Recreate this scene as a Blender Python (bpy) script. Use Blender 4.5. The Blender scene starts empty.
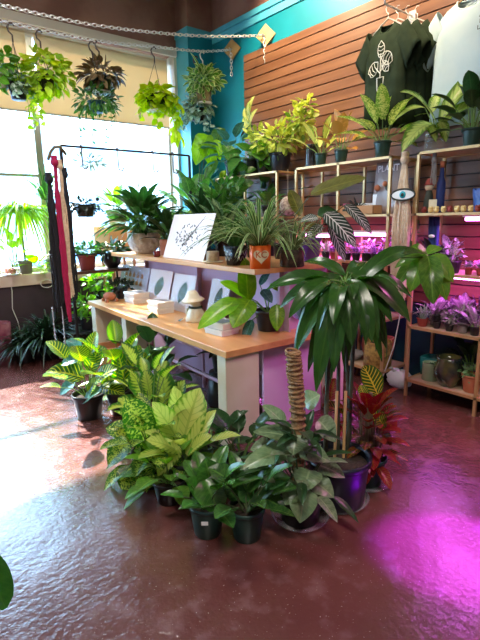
import bpy, math, random
from mathutils import Vector, Matrix
PI=math.pi
sc=bpy.context.scene; col=sc.collection
V=Vector
# ------------------------------------------------------------------ camera
F=477.; CX,CY=240.,320.; CAM=V((0,0,1.5))
vy=V((-150-CX,CY-226,-F)).normalized(); vx=V((850-CX,CY-208,-F)).normalized()
vz=vx.cross(vy).normalized(); vy=vz.cross(vx).normalized()
RC=Matrix((vx,vy,vz))
cd=bpy.data.cameras.new('camera'); cam=bpy.data.objects.new('camera',cd); col.objects.link(cam)
cam.matrix_world=Matrix.Translation(CAM)@RC.to_4x4()
cd.sensor_fit='VERTICAL'; cd.sensor_height=36; cd.lens=F/640*36; cd.clip_start=.05
sc.camera=cam
def ray(px,py): return RC@V((px-CX,CY-py,-F))
def at(px,py,**k):
    d=ray(px,py); a,v=list(k.items())[0]; i='xyz'.index(a)
    return CAM+d*((v-CAM[i])/d[i])
def atd(px,py,D): return CAM+ray(px,py)*(D/F)
def depth(p): return -((V(p)-CAM)@RC).z
# ------------------------------------------------------------------ mesh builder
class G:
    def __init__(s): s.v=[]; s.f=[]; s.uv=[]; s.r=[]; s.flat=[]
    def quadgrid(s,rows,closed=False,uv=True,r=0.,flat=False):
        b=len(s.v); n=len(rows[0]); m=len(rows)
        for rw in rows: s.v.extend([tuple(p) for p in rw])
        for i in range(m-1):
            for j in range(n if closed else n-1):
                k=(j+1)%n
                s.f.append((b+i*n+j,b+i*n+k,b+(i+1)*n+k,b+(i+1)*n+j))
                u0=j/(n if closed else n-1); u1=(j+1)/(n if closed else n-1); v0=i/(m-1); v1=(i+1)/(m-1)
                s.uv+=[(u0,v0),(u1,v0),(u1,v1),(u0,v1)]; s.r+=[(r,r)]*4; s.flat.append(flat)
    def poly(s,pts,flat=True,r=0.):
        b=len(s.v); s.v.extend([tuple(p) for p in pts]); s.f.append(tuple(range(b,b+len(pts))))
        s.uv+=[(.5,.5)]*len(pts); s.r+=[(r,r)]*len(pts); s.flat.append(flat)
    def box(s,lo,hi,M=None,bev=0.):
        lo=V(lo);hi=V(hi)
        c=[V((x,y,z)) for z in (lo.z,hi.z) for y in (lo.y,hi.y) for x in (lo.x,hi.x)]
        if M: c=[M@p for p in c]
        b=len(s.v); s.v.extend([tuple(p) for p in c])
        for q in ((0,2,3,1),(4,5,7,6),(0,1,5,4),(1,3,7,5),(3,2,6,7),(2,0,4,6)):
            s.f.append(tuple(b+i for i in q)); s.uv+=[(0,0),(1,0),(1,1),(0,1)]; s.r+=[(0,0)]*4; s.flat.append(True)
        return s
    def lathe(s,prof,c=(0,0,0),n=20,M=None,sq=0.):
        rows=[]
        for (r,z) in prof:
            rw=[]
            for k in range(n):
                a=2*PI*(k+.5)/n; ca,sa=math.cos(a),math.sin(a)
                if sq: 
                    q=1/max(abs(ca),abs(sa)); q=1+(q-1)*sq
                else: q=1
                p=V((c[0]+r*ca*q,c[1]+r*sa*q,c[2]+z))
                rw.append(M@p if M else p)
            rows.append(rw)
        s.quadgrid(rows,True); return s
    def tube(s,pts,r,n=6,closed=False,cap=True):
        pts=[V(p) for p in pts]; m=len(pts)
        if m<2: return s
        rs=r if isinstance(r,(list,tuple)) else [r]*m
        rows=[]; ref=None
        for i,p in enumerate(pts):
            if closed: t=pts[(i+1)%m]-pts[i-1]
            else: t=pts[min(i+1,m-1)]-pts[max(i-1,0)]
            if t.length<1e-9: t=V((0,0,1))
            t.normalize()
            if ref is None: ref=V((0,0,1)) if abs(t.z)<.9 else V((1,0,0))
            a=t.cross(ref)
            if a.length<1e-4: a=t.cross(V((.3,1,.2)))
            a.normalize(); b=a.cross(t); ref=b
            rows.append([p+(a*math.cos(2*PI*k/n)+b*math.sin(2*PI*k/n))*rs[i] for k in range(n)])
        if closed: rows.append(rows[0])
        s.quadgrid(rows,True)
        if cap and not closed: s.poly(rows[0][::-1]); s.poly(rows[-1])
        return s
    def ball(s,c,r,n=10,m=6,sc_=(1,1,1)):
        rows=[]
        for i in range(m+1):
            th=PI*i/m*.98+.01
            rows.append([V((c[0]+r*sc_[0]*math.sin(th)*math.cos(2*PI*k/n),c[1]+r*sc_[1]*math.sin(th)*math.sin(2*PI*k/n),c[2]-r*sc_[2]*math.cos(th))) for k in range(n)])
        s.quadgrid(rows,True); return s
    def leaf(s,base,tip,w,up=(0,0,1),arch=.2,fold=.35,a=.5,b=.8,n=7,m=4,wav=0.,R=random):
        base=V(base);tip=V(tip);up=V(up); L=(tip-base).length
        if L<1e-5: return
        if up.cross(tip-base).length<.15*L: up=up+V((R.uniform(-1,1),R.uniform(-1,1),.1))*.8
        ctrl=(base+tip)/2+up.normalized()*arch*L
        tm=a/(a+b); mx=tm**a*(1-tm)**b; r=R.random(); ph=R.random()*6
        rows=[]
        for i in range(n+1):
            t=i/n; tt=min(max(t,.012),.995)
            p=base*(1-t)**2+ctrl*2*t*(1-t)+tip*t*t
            T=((ctrl-base)*(1-t)+(tip-ctrl)*t); T.normalize()
            S=T.cross(up)
            if S.length<1e-3: S=T.cross(V((1,.3,0)))
            S.normalize(); N=S.cross(T); h=w/2*(tt**a*(1-tt)**b)/mx
            rw=[]
            for j in range(m+1):
                c=j/m*2-1
                rw.append(p+S*h*c*math.cos(fold)+N*(abs(c)*h*math.sin(fold)+wav*h*abs(c)*math.sin(t*13+ph+c*2)))
            rows.append(rw)
        s.quadgrid(rows,r=r)
    def build(s,name,mat,parent=None,loc=None):
        me=bpy.data.meshes.new(name); me.from_pydata(s.v,[],s.f)
        if s.f:
            u=me.uv_layers.new(name='UVMap'); u.data.foreach_set('uv',[c for p in s.uv for c in p])
            u2=me.uv_layers.new(name='rnd'); u2.data.foreach_set('uv',[c for p in s.r for c in p])
            me.polygons.foreach_set('use_smooth',[not f for f in s.flat])
        me.materials.append(mat); me.update()
        o=bpy.data.objects.new(name,me); col.objects.link(o)
        if parent: o.parent=parent
        if loc is not None: o.location=loc
        return o
def tag(o,label,cat,group=None):
    o['label']=label; o['category']=cat
    if group: o['group']=group
    return o
def thing(name,label,cat,loc=(0,0,0),rz=0,group=None):
    o=bpy.data.objects.new(name,None); o.empty_display_size=.05; col.objects.link(o); o.location=loc; o.rotation_euler=(0,0,rz)
    return tag(o,label,cat,group)
def struct(o): o['kind']='structure'; return o
def bevel(o,w=.004,seg=2):
    md=o.modifiers.new('bevel','BEVEL'); md.width=w; md.segments=seg; md.limit_method='ANGLE'; return o
def solid(o,t=.002):
    md=o.modifiers.new('solid','SOLIDIFY'); md.thickness=t; md.offset=0; return o
def text(name,body,size,mat,parent,loc,rot,ext=.0006,sx=1,align='CENTER'):
    cu=bpy.data.curves.new(name,'FONT'); cu.body=body; cu.size=size; cu.extrude=ext; cu.align_x=align; cu.align_y='CENTER'; cu.offset=size*.012
    t=bpy.data.objects.new('tmp',cu); col.objects.link(t)
    dg=bpy.context.evaluated_depsgraph_get(); dg.update()
    me=bpy.data.meshes.new_from_object(t.evaluated_get(dg)); bpy.data.objects.remove(t)
    me.materials.clear(); me.materials.append(mat)
    o=bpy.data.objects.new(name,me); col.objects.link(o); o.parent=parent; o.location=loc; o.rotation_euler=rot; o.scale=(sx,1,1); return o
# ------------------------------------------------------------------ materials
class NT:
    def __init__(s,name):
        s.m=bpy.data.materials.new(name); s.m.use_nodes=True; s.t=s.m.node_tree; s.t.nodes.clear()
    def n(s,ty,**k):
        nd=s.t.nodes.new(ty)
        for a,v in k.items():
            if a.startswith('_'): setattr(nd,a[1:],v)
            else: s.set(nd.inputs[a.replace('__',' ')],v)
        return nd
    def set(s,i,v):
        if isinstance(v,bpy.types.NodeSocket): s.t.links.new(v,i)
        elif isinstance(v,bpy.types.Node): s.t.links.new(v.outputs[0],i)
        elif isinstance(v,tuple) and len(v)==3 and i.type=='RGBA': i.default_value=(*v,1)
        else: i.default_value=v
    def M(s,op,a,b=None,c=None,clamp=False):
        nd=s.t.nodes.new('ShaderNodeMath'); nd.operation=op; nd.use_clamp=clamp
        for i,v in enumerate((a,b,c)):
            if v is not None: s.set(nd.inputs[i],v)
        return nd.outputs[0]
    def mix(s,f,a,b):
        nd=s.t.nodes.new('ShaderNodeMix'); nd.data_type='RGBA'; s.set(nd.inputs[0],f); s.set(nd.inputs[6],a); s.set(nd.inputs[7],b); return nd.outputs[2]
    def ss(s,x,lo,hi):
        nd=s.t.nodes.new('ShaderNodeMapRange'); nd.interpolation_type='SMOOTHSTEP'; s.set(nd.inputs[0],x); nd.inputs[1].default_value=lo; nd.inputs[2].default_value=hi; return nd.outputs[0]
    def noise(s,scale,vec=None,det=3):
        nd=s.n('ShaderNodeTexNoise',Scale=scale,Detail=det)
        if vec is not None: s.set(nd.inputs['Vector'],vec)
        return nd.outputs['Fac']
    def obj(s): return s.n('ShaderNodeTexCoord').outputs['Object']
    def out(s,sh): 
        o=s.n('ShaderNodeOutputMaterial'); s.t.links.new(sh if isinstance(sh,bpy.types.NodeSocket) else sh.outputs[0],o.inputs[0]); return s.m
    def bump(s,h,st=.3,d=.01): return s.n('ShaderNodeBump',Height=h,Strength=st,Distance=d)
def mat(name,c,rough=.5,metal=0.,c2=None,ns=6.,bump=0.,bs=40.,spec=.5,trans=0.,coat=0.,alpha=None,sheen=0.):
    t=NT(name); colr=c
    if c2 is not None: colr=t.mix(t.ss(t.noise(ns,t.obj(),4),.35,.65),c,c2)
    p=t.n('ShaderNodeBsdfPrincipled'); t.set(p.inputs['Base Color'],colr); p.inputs['Roughness'].default_value=rough; p.inputs['Metallic'].default_value=metal
    p.inputs['Specular IOR Level'].default_value=spec; p.inputs['Transmission Weight'].default_value=trans; p.inputs['Coat Weight'].default_value=coat
    if bump: t.set(p.inputs['Normal'],t.bump(t.noise(bs,t.obj(),4),bump))
    return t.out(p)
def thin(name,c,fac,rough=.1,gloss=.5):
    t=NT(name); tr=t.n('ShaderNodeBsdfTransparent',Color=(1,1,1)); p=t.n('ShaderNodeBsdfPrincipled'); t.set(p.inputs['Base Color'],c); p.inputs['Roughness'].default_value=rough
    fr=t.n('ShaderNodeLayerWeight',Blend=.5); f=t.M('ADD',t.M('MULTIPLY',t.M('ADD',t.M('POWER',fr.outputs['Facing'],4.),.04),gloss),fac,clamp=True)
    mx=t.n('ShaderNodeMixShader'); t.set(mx.inputs[0],f); t.set(mx.inputs[1],tr); t.set(mx.inputs[2],p); return t.out(mx)
def emit(name,c,st):
    t=NT(name); return t.out(t.n('ShaderNodeEmission',Color=c,Strength=st))
def cloth(name,c,tr=.3,c2=None,rough=.9,bump=.2,bs=200.):
    t=NT(name); cc=c
    if c2 is not None: cc=t.mix(t.ss(t.noise(8,t.obj()),.35,.65),c,c2)
    d=t.n('ShaderNodeBsdfPrincipled',Roughness=rough); t.set(d.inputs['Base Color'],cc); d.inputs['Specular IOR Level'].default_value=.15
    t.set(d.inputs['Normal'],t.bump(t.noise(bs,t.obj()),bump,.003))
    l=t.n('ShaderNodeBsdfTranslucent'); t.set(l.inputs['Color'],cc)
    mx=t.n('ShaderNodeMixShader'); mx.inputs[0].default_value=tr; t.set(mx.inputs[1],d); t.set(mx.inputs[2],l); return t.out(mx)
def leafm(name,c,l,pat='plain',c3=None,rough=.35,tr=.35,q=.5):
    """c = main colour, l = light / pattern colour"""
    t=NT(name); uv=t.n('ShaderNodeUVMap',_uv_map='UVMap'); rn=t.n('ShaderNodeUVMap',_uv_map='rnd')
    su=t.n('ShaderNodeSeparateXYZ',Vector=uv.outputs[0]); sr=t.n('ShaderNodeSeparateXYZ',Vector=rn.outputs[0])
    u,v,r=su.outputs[0],su.outputs[1],sr.outputs[0]
    au=t.M('MULTIPLY',t.M('ABSOLUTE',t.M('SUBTRACT',u,.5)),2.)
    cx=t.n('ShaderNodeCombineXYZ'); t.set(cx.inputs[0],t.M('MULTIPLY',u,1.6)); t.set(cx.inputs[1],t.M('MULTIPLY',v,4.)); t.set(cx.inputs[2],t.M('MULTIPLY',r,37.))
    nz=t.noise(2.2,cx.outputs[0],4)
    wave=t.M('SINE',t.M('MULTIPLY',t.M('SUBTRACT',t.M('MULTIPLY',v,9.),t.M('MULTIPLY',au,2.2)),6.283))
    dark=tuple(x*.62 for x in c); var=t.mix(r,dark,tuple(min(1,x*1.35) for x in c))
    rib=t.M('LESS_THAN',au,.07)
    if pat=='plain':
        cc=t.mix(t.M('MULTIPLY',t.ss(nz,.3,.8),.5),var,l); cc=t.mix(t.M('MULTIPLY',t.ss(wave,.7,1.),.25),cc,l); cc=t.mix(t.M('MULTIPLY',rib,.7),cc,l)
    elif pat=='center':      # pale middle, green rim
        x=t.M('ADD',t.M('ADD',au,t.M('MULTIPLY',t.M('SUBTRACT',nz,.5),1.1)),t.M('MULTIPLY',wave,.13))
        cc=t.mix(t.ss(x,q+.24,q-.22),var,l); cc=t.mix(t.M('MULTIPLY',t.M('MAXIMUM',rib,t.ss(wave,.75,1.)),.35),cc,c)
    elif pat=='speckle':
        n2=t.noise(6.5,cx.outputs[0],2); x=t.M('SUBTRACT',t.M('ADD',t.M('MULTIPLY',n2,.8),t.M('MULTIPLY',nz,.4)),t.M('MULTIPLY',au,.12))
        cc=t.mix(t.ss(x,q-.07,q+.07),var,l)
    elif pat=='vein':        # dark leaf, bright veins
        x=t.M('MAXIMUM',rib,t.ss(wave,.55,.9)); cc=t.mix(t.M('MULTIPLY',x,t.ss(au,1.,.75)),var,l)
    elif pat=='croton':
        x=t.M('MAXIMUM',t.M('LESS_THAN',au,.12),t.ss(wave,.35,.8))
        base=t.mix(t.ss(r,.35,.5),c,c3); x2=t.ss(t.M('ADD',nz,t.M('MULTIPLY',r,.3)),.5,.75)
        cc=t.mix(x,base,l); cc=t.mix(t.M('MULTIPLY',x2,.7),cc,c3)
    elif pat=='stripe':      # pale edges
        cc=t.mix(t.ss(au,.45,.62),var,l)
    elif pat=='mixed':       # every leaf between the two colours
        cc=t.mix(t.ss(t.M('ADD',t.M('MULTIPLY',r,.7),t.M('MULTIPLY',nz,.5)),q-.2,q+.2),c,l)
    p=t.n('ShaderNodeBsdfPrincipled',Roughness=rough); t.set(p.inputs['Base Color'],cc); p.inputs['Specular IOR Level'].default_value=.5
    tl=t.n('ShaderNodeBsdfTranslucent'); hs=t.n('ShaderNodeHueSaturation',Saturation=1.15,Value=1.5); t.set(hs.inputs['Color'],cc); t.set(tl.inputs['Color'],hs.outputs[0])
    mx=t.n('ShaderNodeMixShader'); mx.inputs[0].default_value=tr; t.set(mx.inputs[1],p); t.set(mx.inputs[2],tl); return t.out(mx)
# ---- setting materials
def floor_mat():
    t=NT('floor_paint'); o=t.obj(); a=t.noise(1.1,o,6); b=t.noise(9,o,8); c=t.noise(38,o,6)
    cc=t.mix(t.ss(a,.3,.7),(.095,.028,.024),(.155,.054,.046)); cc=t.mix(t.M('MULTIPLY',t.ss(b,.5,.72),.5),cc,(.19,.095,.095))
    sp=t.noise(90,o,2); cc=t.mix(t.M('MULTIPLY',t.ss(sp,.68,.74),.6),cc,(.38,.28,.25))
    p=t.n('ShaderNodeBsdfPrincipled'); t.set(p.inputs['Base Color'],cc)
    t.set(p.inputs['Roughness'],t.M('ADD',t.M('MULTIPLY',b,.22),.10)); p.inputs['Specular IOR Level'].default_value=.8; p.inputs['Coat Weight'].default_value=.25; p.inputs['Coat Roughness'].default_value=.22
    h=t.M('ADD',t.M('ADD',t.M('MULTIPLY',a,1.5),t.M('MULTIPLY',b,.45)),t.M('MULTIPLY',c,.3)); t.set(p.inputs['Normal'],t.bump(h,.32,.03)); return t.out(p)
def wood(name,c1,c2,ax=1,sc_=3.,rough=.4,spec=.4):
    t=NT(name); mp=t.n('ShaderNodeMapping'); t.set(mp.inputs[0],t.obj()); s=[30,30,30]; s[ax]=1.2; mp.inputs['Scale'].default_value=s
    n1=t.noise(sc_/6,mp.outputs[0],5); cc=t.mix(t.ss(n1,.3,.7),c1,c2)
    p=t.n('ShaderNodeBsdfPrincipled',Roughness=rough); t.set(p.inputs['Base Color'],cc); p.inputs['Specular IOR Level'].default_value=spec
    return t.out(p)
M=dict(
 floor=floor_mat(),
 plaster=mat('brown_plaster',(.22,.11,.085),.85,c2=(.32,.18,.14),ns=2.2,bump=.5,bs=6),
 dado=mat('dark_paint',(.035,.022,.03),.7,c2=(.055,.035,.045),ns=3,bump=.2,bs=14),
 ceil=mat('ceiling_paint',(.16,.09,.07),.9,c2=(.2,.12,.1)),
 inner=mat('back_wall_paint',(.42,.36,.32),.85,c2=(.36,.3,.27),ns=1.5),
 teal=mat('teal_paint',(.0,.19,.26),.5,c2=(.0,.23,.31),ns=2,bump=.08),
 tealight=mat('light_teal_paint',(.07,.42,.55),.45,c2=(.09,.46,.6),ns=3),
 frame=mat('window_frame_paint',(.62,.58,.5),.5),
 sill=mat('sill_paint',(.66,.5,.42),.6,c2=(.75,.62,.55),ns=5),
 glass=thin('window_glass',(.9,.95,1.),.0,.02,.7),
 slat=wood('slat_wood',(.145,.06,.028),(.225,.105,.052),1,3,.42),
 slatend=mat('groove_dark',(.02,.01,.008),.8),
 table=wood('butcher_block',(.60,.29,.10),(.72,.38,.15),1,2.2,.32),
 tableleg=mat('cream_leg',(.68,.62,.44),.55,c2=(.76,.70,.55),ns=3),
 pinklit=mat('pink_lit_board',(.50,.32,.48),.5,c2=(.55,.37,.53),ns=2),  # pink light on the cream white boards is put into this colour
 pinkmetal=mat('pink_metal',(.62,.36,.5),.35),
 black=mat('black_metal',(.008,.008,.01),.4),
 gold=mat('gold_frame',(.6,.38,.17),.4,metal=.55),
 whitewood=mat('pale_wood_shelf',(.55,.38,.25),.5,c2=(.62,.45,.31),ns=8),
 white=mat('white_gloss',(.8,.79,.76),.35),
 cream=mat('cream_ceramic',(.72,.62,.42),.3,c2=(.78,.7,.52),ns=9),
 soil=mat('potting_soil',(.018,.011,.007),.95,c2=(.05,.03,.02),ns=60,bump=.8,bs=120),
 pgreen=mat('dark_green_plastic',(.012,.045,.035),.4),
 pblack=mat('black_plastic',(.01,.01,.013),.35),
 pnavy=mat('navy_plastic',(.008,.011,.022),.35),
 pglaze=mat('dark_glaze',(.012,.02,.02),.12,c2=(.12,.12,.03),ns=5,coat=.5),
 pgrey=mat('grey_ceramic',(.22,.2,.19),.6),
 pwhite=mat('white_textured_ceramic',(.82,.78,.70),.6,c2=(.62,.56,.48),ns=30,bump=.9,bs=45),
 pterra=mat('terracotta',(.42,.13,.06),.75,c2=(.5,.18,.09),ns=8),
 pred=mat('red_clay',(.26,.035,.025),.6),
 porange=mat('orange_paint',(.85,.14,.01),.4),
 pbrown=mat('brown_ceramic',(.28,.2,.11),.5,c2=(.4,.3,.17),ns=40),
 psage=mat('sage_ceramic',(.25,.33,.2),.4),
 ppurple=mat('purple_ceramic',(.10,.03,.22),.3),
 clear=thin('clear_plastic',(.8,.85,.9),.05,.06,.8),
 bamboo=mat('bamboo',(.55,.33,.13),.5),
 bark=mat('bark',(.10,.075,.035),.8,c2=(.16,.12,.06),ns=30),
 stem=mat('green_stem',(.13,.25,.05),.5),
 dstem=mat('dark_stem',(.06,.09,.03),.6),
 coir=mat('coir_fibre',(.36,.22,.10),.95,c2=(.2,.11,.05),ns=40,bump=1.,bs=90),
 chain=mat('chain_metal',(.75,.75,.74),.3,metal=.6),
 hook=mat('hook_wire',(.07,.045,.04),.4),
 plaque=mat('pale_wood_block',(.36,.21,.06),.5,c2=(.42,.27,.09),ns=12),
 paper=mat('art_paper',(.80,.72,.70),.6),
 ink=mat('dark_ink',(.03,.04,.03),.7),
 greenink=mat('green_ink',(.03,.09,.05),.7),
 whiteink=mat('white_ink',(.75,.78,.72),.7),
 orangeink=mat('orange_ink',(.5,.14,.03),.6),
 sleeve=thin('plastic_sleeve',(.75,.75,.85),.02,.08,.3),
 cutebox=mat('white_card',(.72,.68,.62),.6),
 boxlid=mat('grey_lid_label',(.25,.23,.24),.5),
 shirt=cloth('green_jersey',(.022,.036,.020),.08,c2=(.032,.05,.027)),
 shirtb=cloth('blue_jersey',(.52,.68,.72),.15,c2=(.56,.71,.74)),
 kraft=mat('cardboard',(.48,.26,.12),.8,c2=(.54,.31,.16),ns=5),
 crate=mat('crate_wood',(.35,.15,.07),.7,c2=(.42,.2,.1),ns=9),
 cordblack=mat('black_cord',(.012,.012,.018),.9,bump=.8,bs=80),
 cordred=mat('crimson_cord',(.42,.008,.08),.85,bump=.8,bs=80),
 cordcream=mat('cream_cord',(.75,.58,.42),.9,c2=(.62,.46,.32),ns=40,bump=.9,bs=80),
 basket=mat('woven_gold_basket',(.45,.3,.07),.6,c2=(.2,.12,.03),ns=30,bump=1.,bs=40),
 bag=thin('white_plastic_bag',(.75,.8,.85),.65,.35,.6),
 tealtie=mat('teal_tie',(.0,.35,.42),.4),
 bluefab=mat('navy_velvet',(.012,.03,.16),.7),
 pink=mat('pink_plastic',(.6,.12,.25),.4),
 car=mat('blue_car_paint',(.1,.3,.6),.25,coat=.6),
 tarmac=mat('tarmac',(.10,.13,.19),.9,c2=(.13,.16,.22),ns=2),
 facade=mat('pale_facade',(.75,.74,.72),.8,c2=(.68,.67,.66),ns=.6),
 dglass=mat('dark_glass',(.25,.33,.4),.1),
 burg=cloth('burgundy_weave',(.16,.03,.06),.05,c2=(.3,.12,.14)),
)
M['blind']=cloth('cream_blind',(.78,.64,.42),.24,bump=.05)
L=dict(
 pothos=leafm('lime_pothos_leaf',(.24,.42,.035),(.50,.62,.08),'mixed',tr=.5),
 chart=leafm('chartreuse_leaf',(.36,.52,.012),(.6,.72,.03),'mixed',tr=.5),
 calDark=leafm('dark_calathea_leaf',(.12,.10,.04),(.34,.20,.12),'vein',tr=.3),
 green=leafm('mid_green_leaf',(.045,.15,.028),(.16,.32,.07),tr=.35),
 lush=leafm('fresh_green_leaf',(.09,.26,.03),(.26,.46,.08),tr=.45),
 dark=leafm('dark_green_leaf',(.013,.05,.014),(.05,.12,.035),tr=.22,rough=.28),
 tree=leafm('glossy_tree_leaf',(.018,.068,.011),(.05,.14,.022),tr=.28,rough=.25),
 treeL=leafm('young_tree_leaf',(.06,.2,.02),(.17,.36,.05),tr=.4,rough=.25),
 lily=leafm('peace_lily_leaf',(.022,.085,.018),(.10,.22,.05),tr=.3,rough=.3),
 dieff=leafm('dieffenbachia_leaf',(.04,.15,.02),(.46,.58,.10),'center',tr=.4,q=.52),
 dieffv=leafm('veined_dieffenbachia_leaf',(.04,.15,.02),(.46,.52,.05),'vein',tr=.4),
 dieffs=leafm('speckled_dieffenbachia_leaf',(.03,.13,.015),(.46,.56,.11),'speckle',tr=.4,q=.58),
 camille=leafm('camille_dieffenbachia_leaf',(.13,.33,.02),(.58,.66,.16),'center',tr=.4,q=.85),
 croton=leafm('croton_leaf',(.018,.04,.008),(.30,.14,.02),'croton',c3=(.22,.006,.018),rough=.25,tr=.25),
 crotony=leafm('yellow_croton_leaf',(.05,.13,.015),(.62,.52,.05),'vein',rough=.25,tr=.3),
 scheff=leafm('variegated_schefflera_leaf',(.09,.20,.03),(.52,.60,.12),'mixed',tr=.35,q=.42),
 yell=leafm('yellow_variegated_leaf',(.12,.28,.04),(.60,.66,.20),'center',tr=.35,q=.75),
 pinky=leafm('bronze_variegated_leaf',(.30,.20,.06),(.66,.40,.16),'mixed',tr=.3),
 spider=leafm('spider_plant_leaf',(.05,.14,.03),(.36,.45,.2),'stripe',tr=.3),
 grass=leafm('grassy_leaf',(.03,.09,.025),(.12,.24,.07),tr=.3),
 lime=leafm('backlit_lime_leaf',(.2,.38,.02),(.36,.52,.05),tr=.55),
 silver=leafm('silver_leaf',(.10,.20,.12),(.42,.54,.42),'speckle',tr=.3,q=.52),
 silverp=leafm('silver_philodendron_leaf',(.12,.20,.09),(.34,.44,.24),rough=.28,tr=.25),
 lemon=leafm('lemon_lime_leaf',(.06,.24,.015),(.32,.55,.05),'center',tr=.35,rough=.25,q=.55),
 lemonL=leafm('lime_philodendron_leaf',(.14,.40,.015),(.36,.6,.06),tr=.4,rough=.28),
 white=leafm('white_veined_leaf',(.02,.045,.03),(.75,.75,.72),'vein',tr=.15,rough=.3),
 bronze=leafm('olive_bronze_leaf',(.10,.11,.02),(.22,.22,.05),tr=.25,rough=.35),
 pinks=leafm('pink_tinged_succulent_leaf',(.12,.13,.11),(.42,.38,.36),tr=.2,rough=.5),
 purples=leafm('purple_succulent_leaf',(.07,.05,.08),(.26,.2,.26),tr=.2,rough=.5),
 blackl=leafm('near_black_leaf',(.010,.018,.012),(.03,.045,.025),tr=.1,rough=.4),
 fern=leafm('fern_leaf',(.012,.035,.018),(.04,.08,.035),tr=.25),
 blueg=leafm('blue_green_leaf',(.03,.13,.11),(.14,.34,.30),tr=.3,rough=.3),
 petal=leafm('white_spathe',(.7,.74,.6),(.8,.8,.7),tr=.4),
 succ=leafm('green_succulent_leaf',(.13,.26,.10),(.30,.42,.2),tr=.2,rough=.45),
)
# ------------------------------------------------------------------ pots and plants
def pot(par,rt,h,m,style='nursery',rb=None,name='pot'):
    rb=rb or rt*.74
    g=G()
    if style=='nursery': pr=[(0,0),(rb*.95,0),(rb,.004),(rt*.95,h*.86),(rt*.95,h*.88),(rt*1.03,h*.885),(rt*1.03,h),(rt*.96,h),(rt*.93,h*.88),(rt*.9,h*.8)]
    elif style=='bowl': pr=[(0,0),(rt*.55,0),(rt*.62,.01),(rt*.9,h*.3),(rt*1.04,h*.62),(rt*1.,h*.92),(rt*.99,h),(rt*.92,h),(rt*.92,h*.8)]
    elif style=='cyl': pr=[(0,0),(rt*.95,0),(rt,.006),(rt,h-.004),(rt*.99,h),(rt*.9,h),(rt*.9,h*.8)]
    elif style=='urn': pr=[(0,0),(rt*.6,0),(rt*.7,.01),(rt*1.12,h*.35),(rt*1.15,h*.6),(rt*.92,h*.86),(rt,h),(rt*.9,h),(rt*.84,h*.8)]
    elif style=='square': pr=[(0,0),(rb,0),(rt,h),(rt*.92,h),(rt*.9,h*.8)]
    g.lathe(pr,n=24,sq=.9 if style=='square' else 0)
    o=g.build(name,m,par)
    s=G().lathe([(0,h*.85),(rt*.5,h*.87),(rt*.91,h*.83)],n=16,sq=.9 if style=='square' else 0).build('soil',M['soil'],o)
    return h*.85
def rosette(g,s,R,n=14,Lf=.25,W=.08,el=(.2,1.3),pet=.12,arch=.15,z=0,a=.5,b=.8,droop=.3,spread=.02,az=None,fold=.3,wav=.05,seg=7,up=0):
    for i in range(n):
        th=(i*2.4+R.uniform(-.4,.4)) if az is None else R.uniform(*az)
        e=el[0]+(el[1]-el[0])*((i+.5)/n)+R.uniform(-.12,.12); k=R.uniform(.75,1.12)
        d=V((math.cos(th)*math.cos(e),math.sin(th)*math.cos(e),math.sin(e)))
        o=V((math.cos(th)*spread,math.sin(th)*spread,z)); pb=o+d*pet*k+V((0,0,up*(i+.5)/n))
        e2=e-droop; d2=V((math.cos(th)*math.cos(e2),math.sin(th)*math.cos(e2),math.sin(e2)))
        if pet>0.01: s.tube([o,(o+pb)/2+V((0,0,.12*pet)),pb],[.0045,.004,.003],5)
        u=V((-math.cos(th)*.4,-math.sin(th)*.4,1))
        g.leaf(pb,pb+d2*Lf*k,1.4*W*k*R.uniform(.85,1.1),u,arch,fold,a,b,n=seg,wav=wav,R=R)
def bushy(g,s,R,n=120,r=(.15,.15,.12),c=(0,0,.12),Lf=.05,W=.03,a=.5,b=.8,stems=8,fill=.45,seg=4,flop=0.):
    c=V(c)
    for i in range(stems):
        th=R.uniform(0,6.28); q=c+V((math.cos(th)*r[0]*.6,math.sin(th)*r[1]*.6,R.uniform(-.2,.7)*r[2])); s.tube([(0,0,0),(c+q)/2*.7,q],[.004,.003,.002],4)
    for i in range(n):
        d=V((R.gauss(0,1),R.gauss(0,1),R.gauss(0,1))).normalized(); k=R.uniform(fill,1)
        p=c+V((d.x*r[0],d.y*r[1],d.z*r[2]))*k
        q=(d+V((R.uniform(-.5,.5),R.uniform(-.5,.5),R.uniform(-.6,.3)-flop))).normalized()
        l=Lf*R.uniform(.7,1.2)
        g.leaf(p,p+q*l,1.25*W*R.uniform(.8,1.15),d+V((R.uniform(-.5,.5),R.uniform(-.5,.5),.5)),.1,.25,a,b,n=seg,m=2,R=R)
def grass(g,s,R,n=40,Lf=.4,W=.012,el=(.3,1.4),droop=.5,z=0,a=.25,b=.6,spread=.02,seg=8):
    for i in range(n):
        th=R.uniform(0,6.28); e=R.uniform(*el); l=Lf*R.uniform(.6,1.1)
        o=V((math.cos(th)*spread,math.sin(th)*spread,z)); hd=V((math.cos(th),math.sin(th),0))
        tip=o+hd*l*math.cos(e)+V((0,0,l*(math.sin(e)-droop)))
        g.leaf(o,tip,W,(0,0,1),.35+droop*.35,.3,a,b,n=seg,m=2,R=R)
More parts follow.
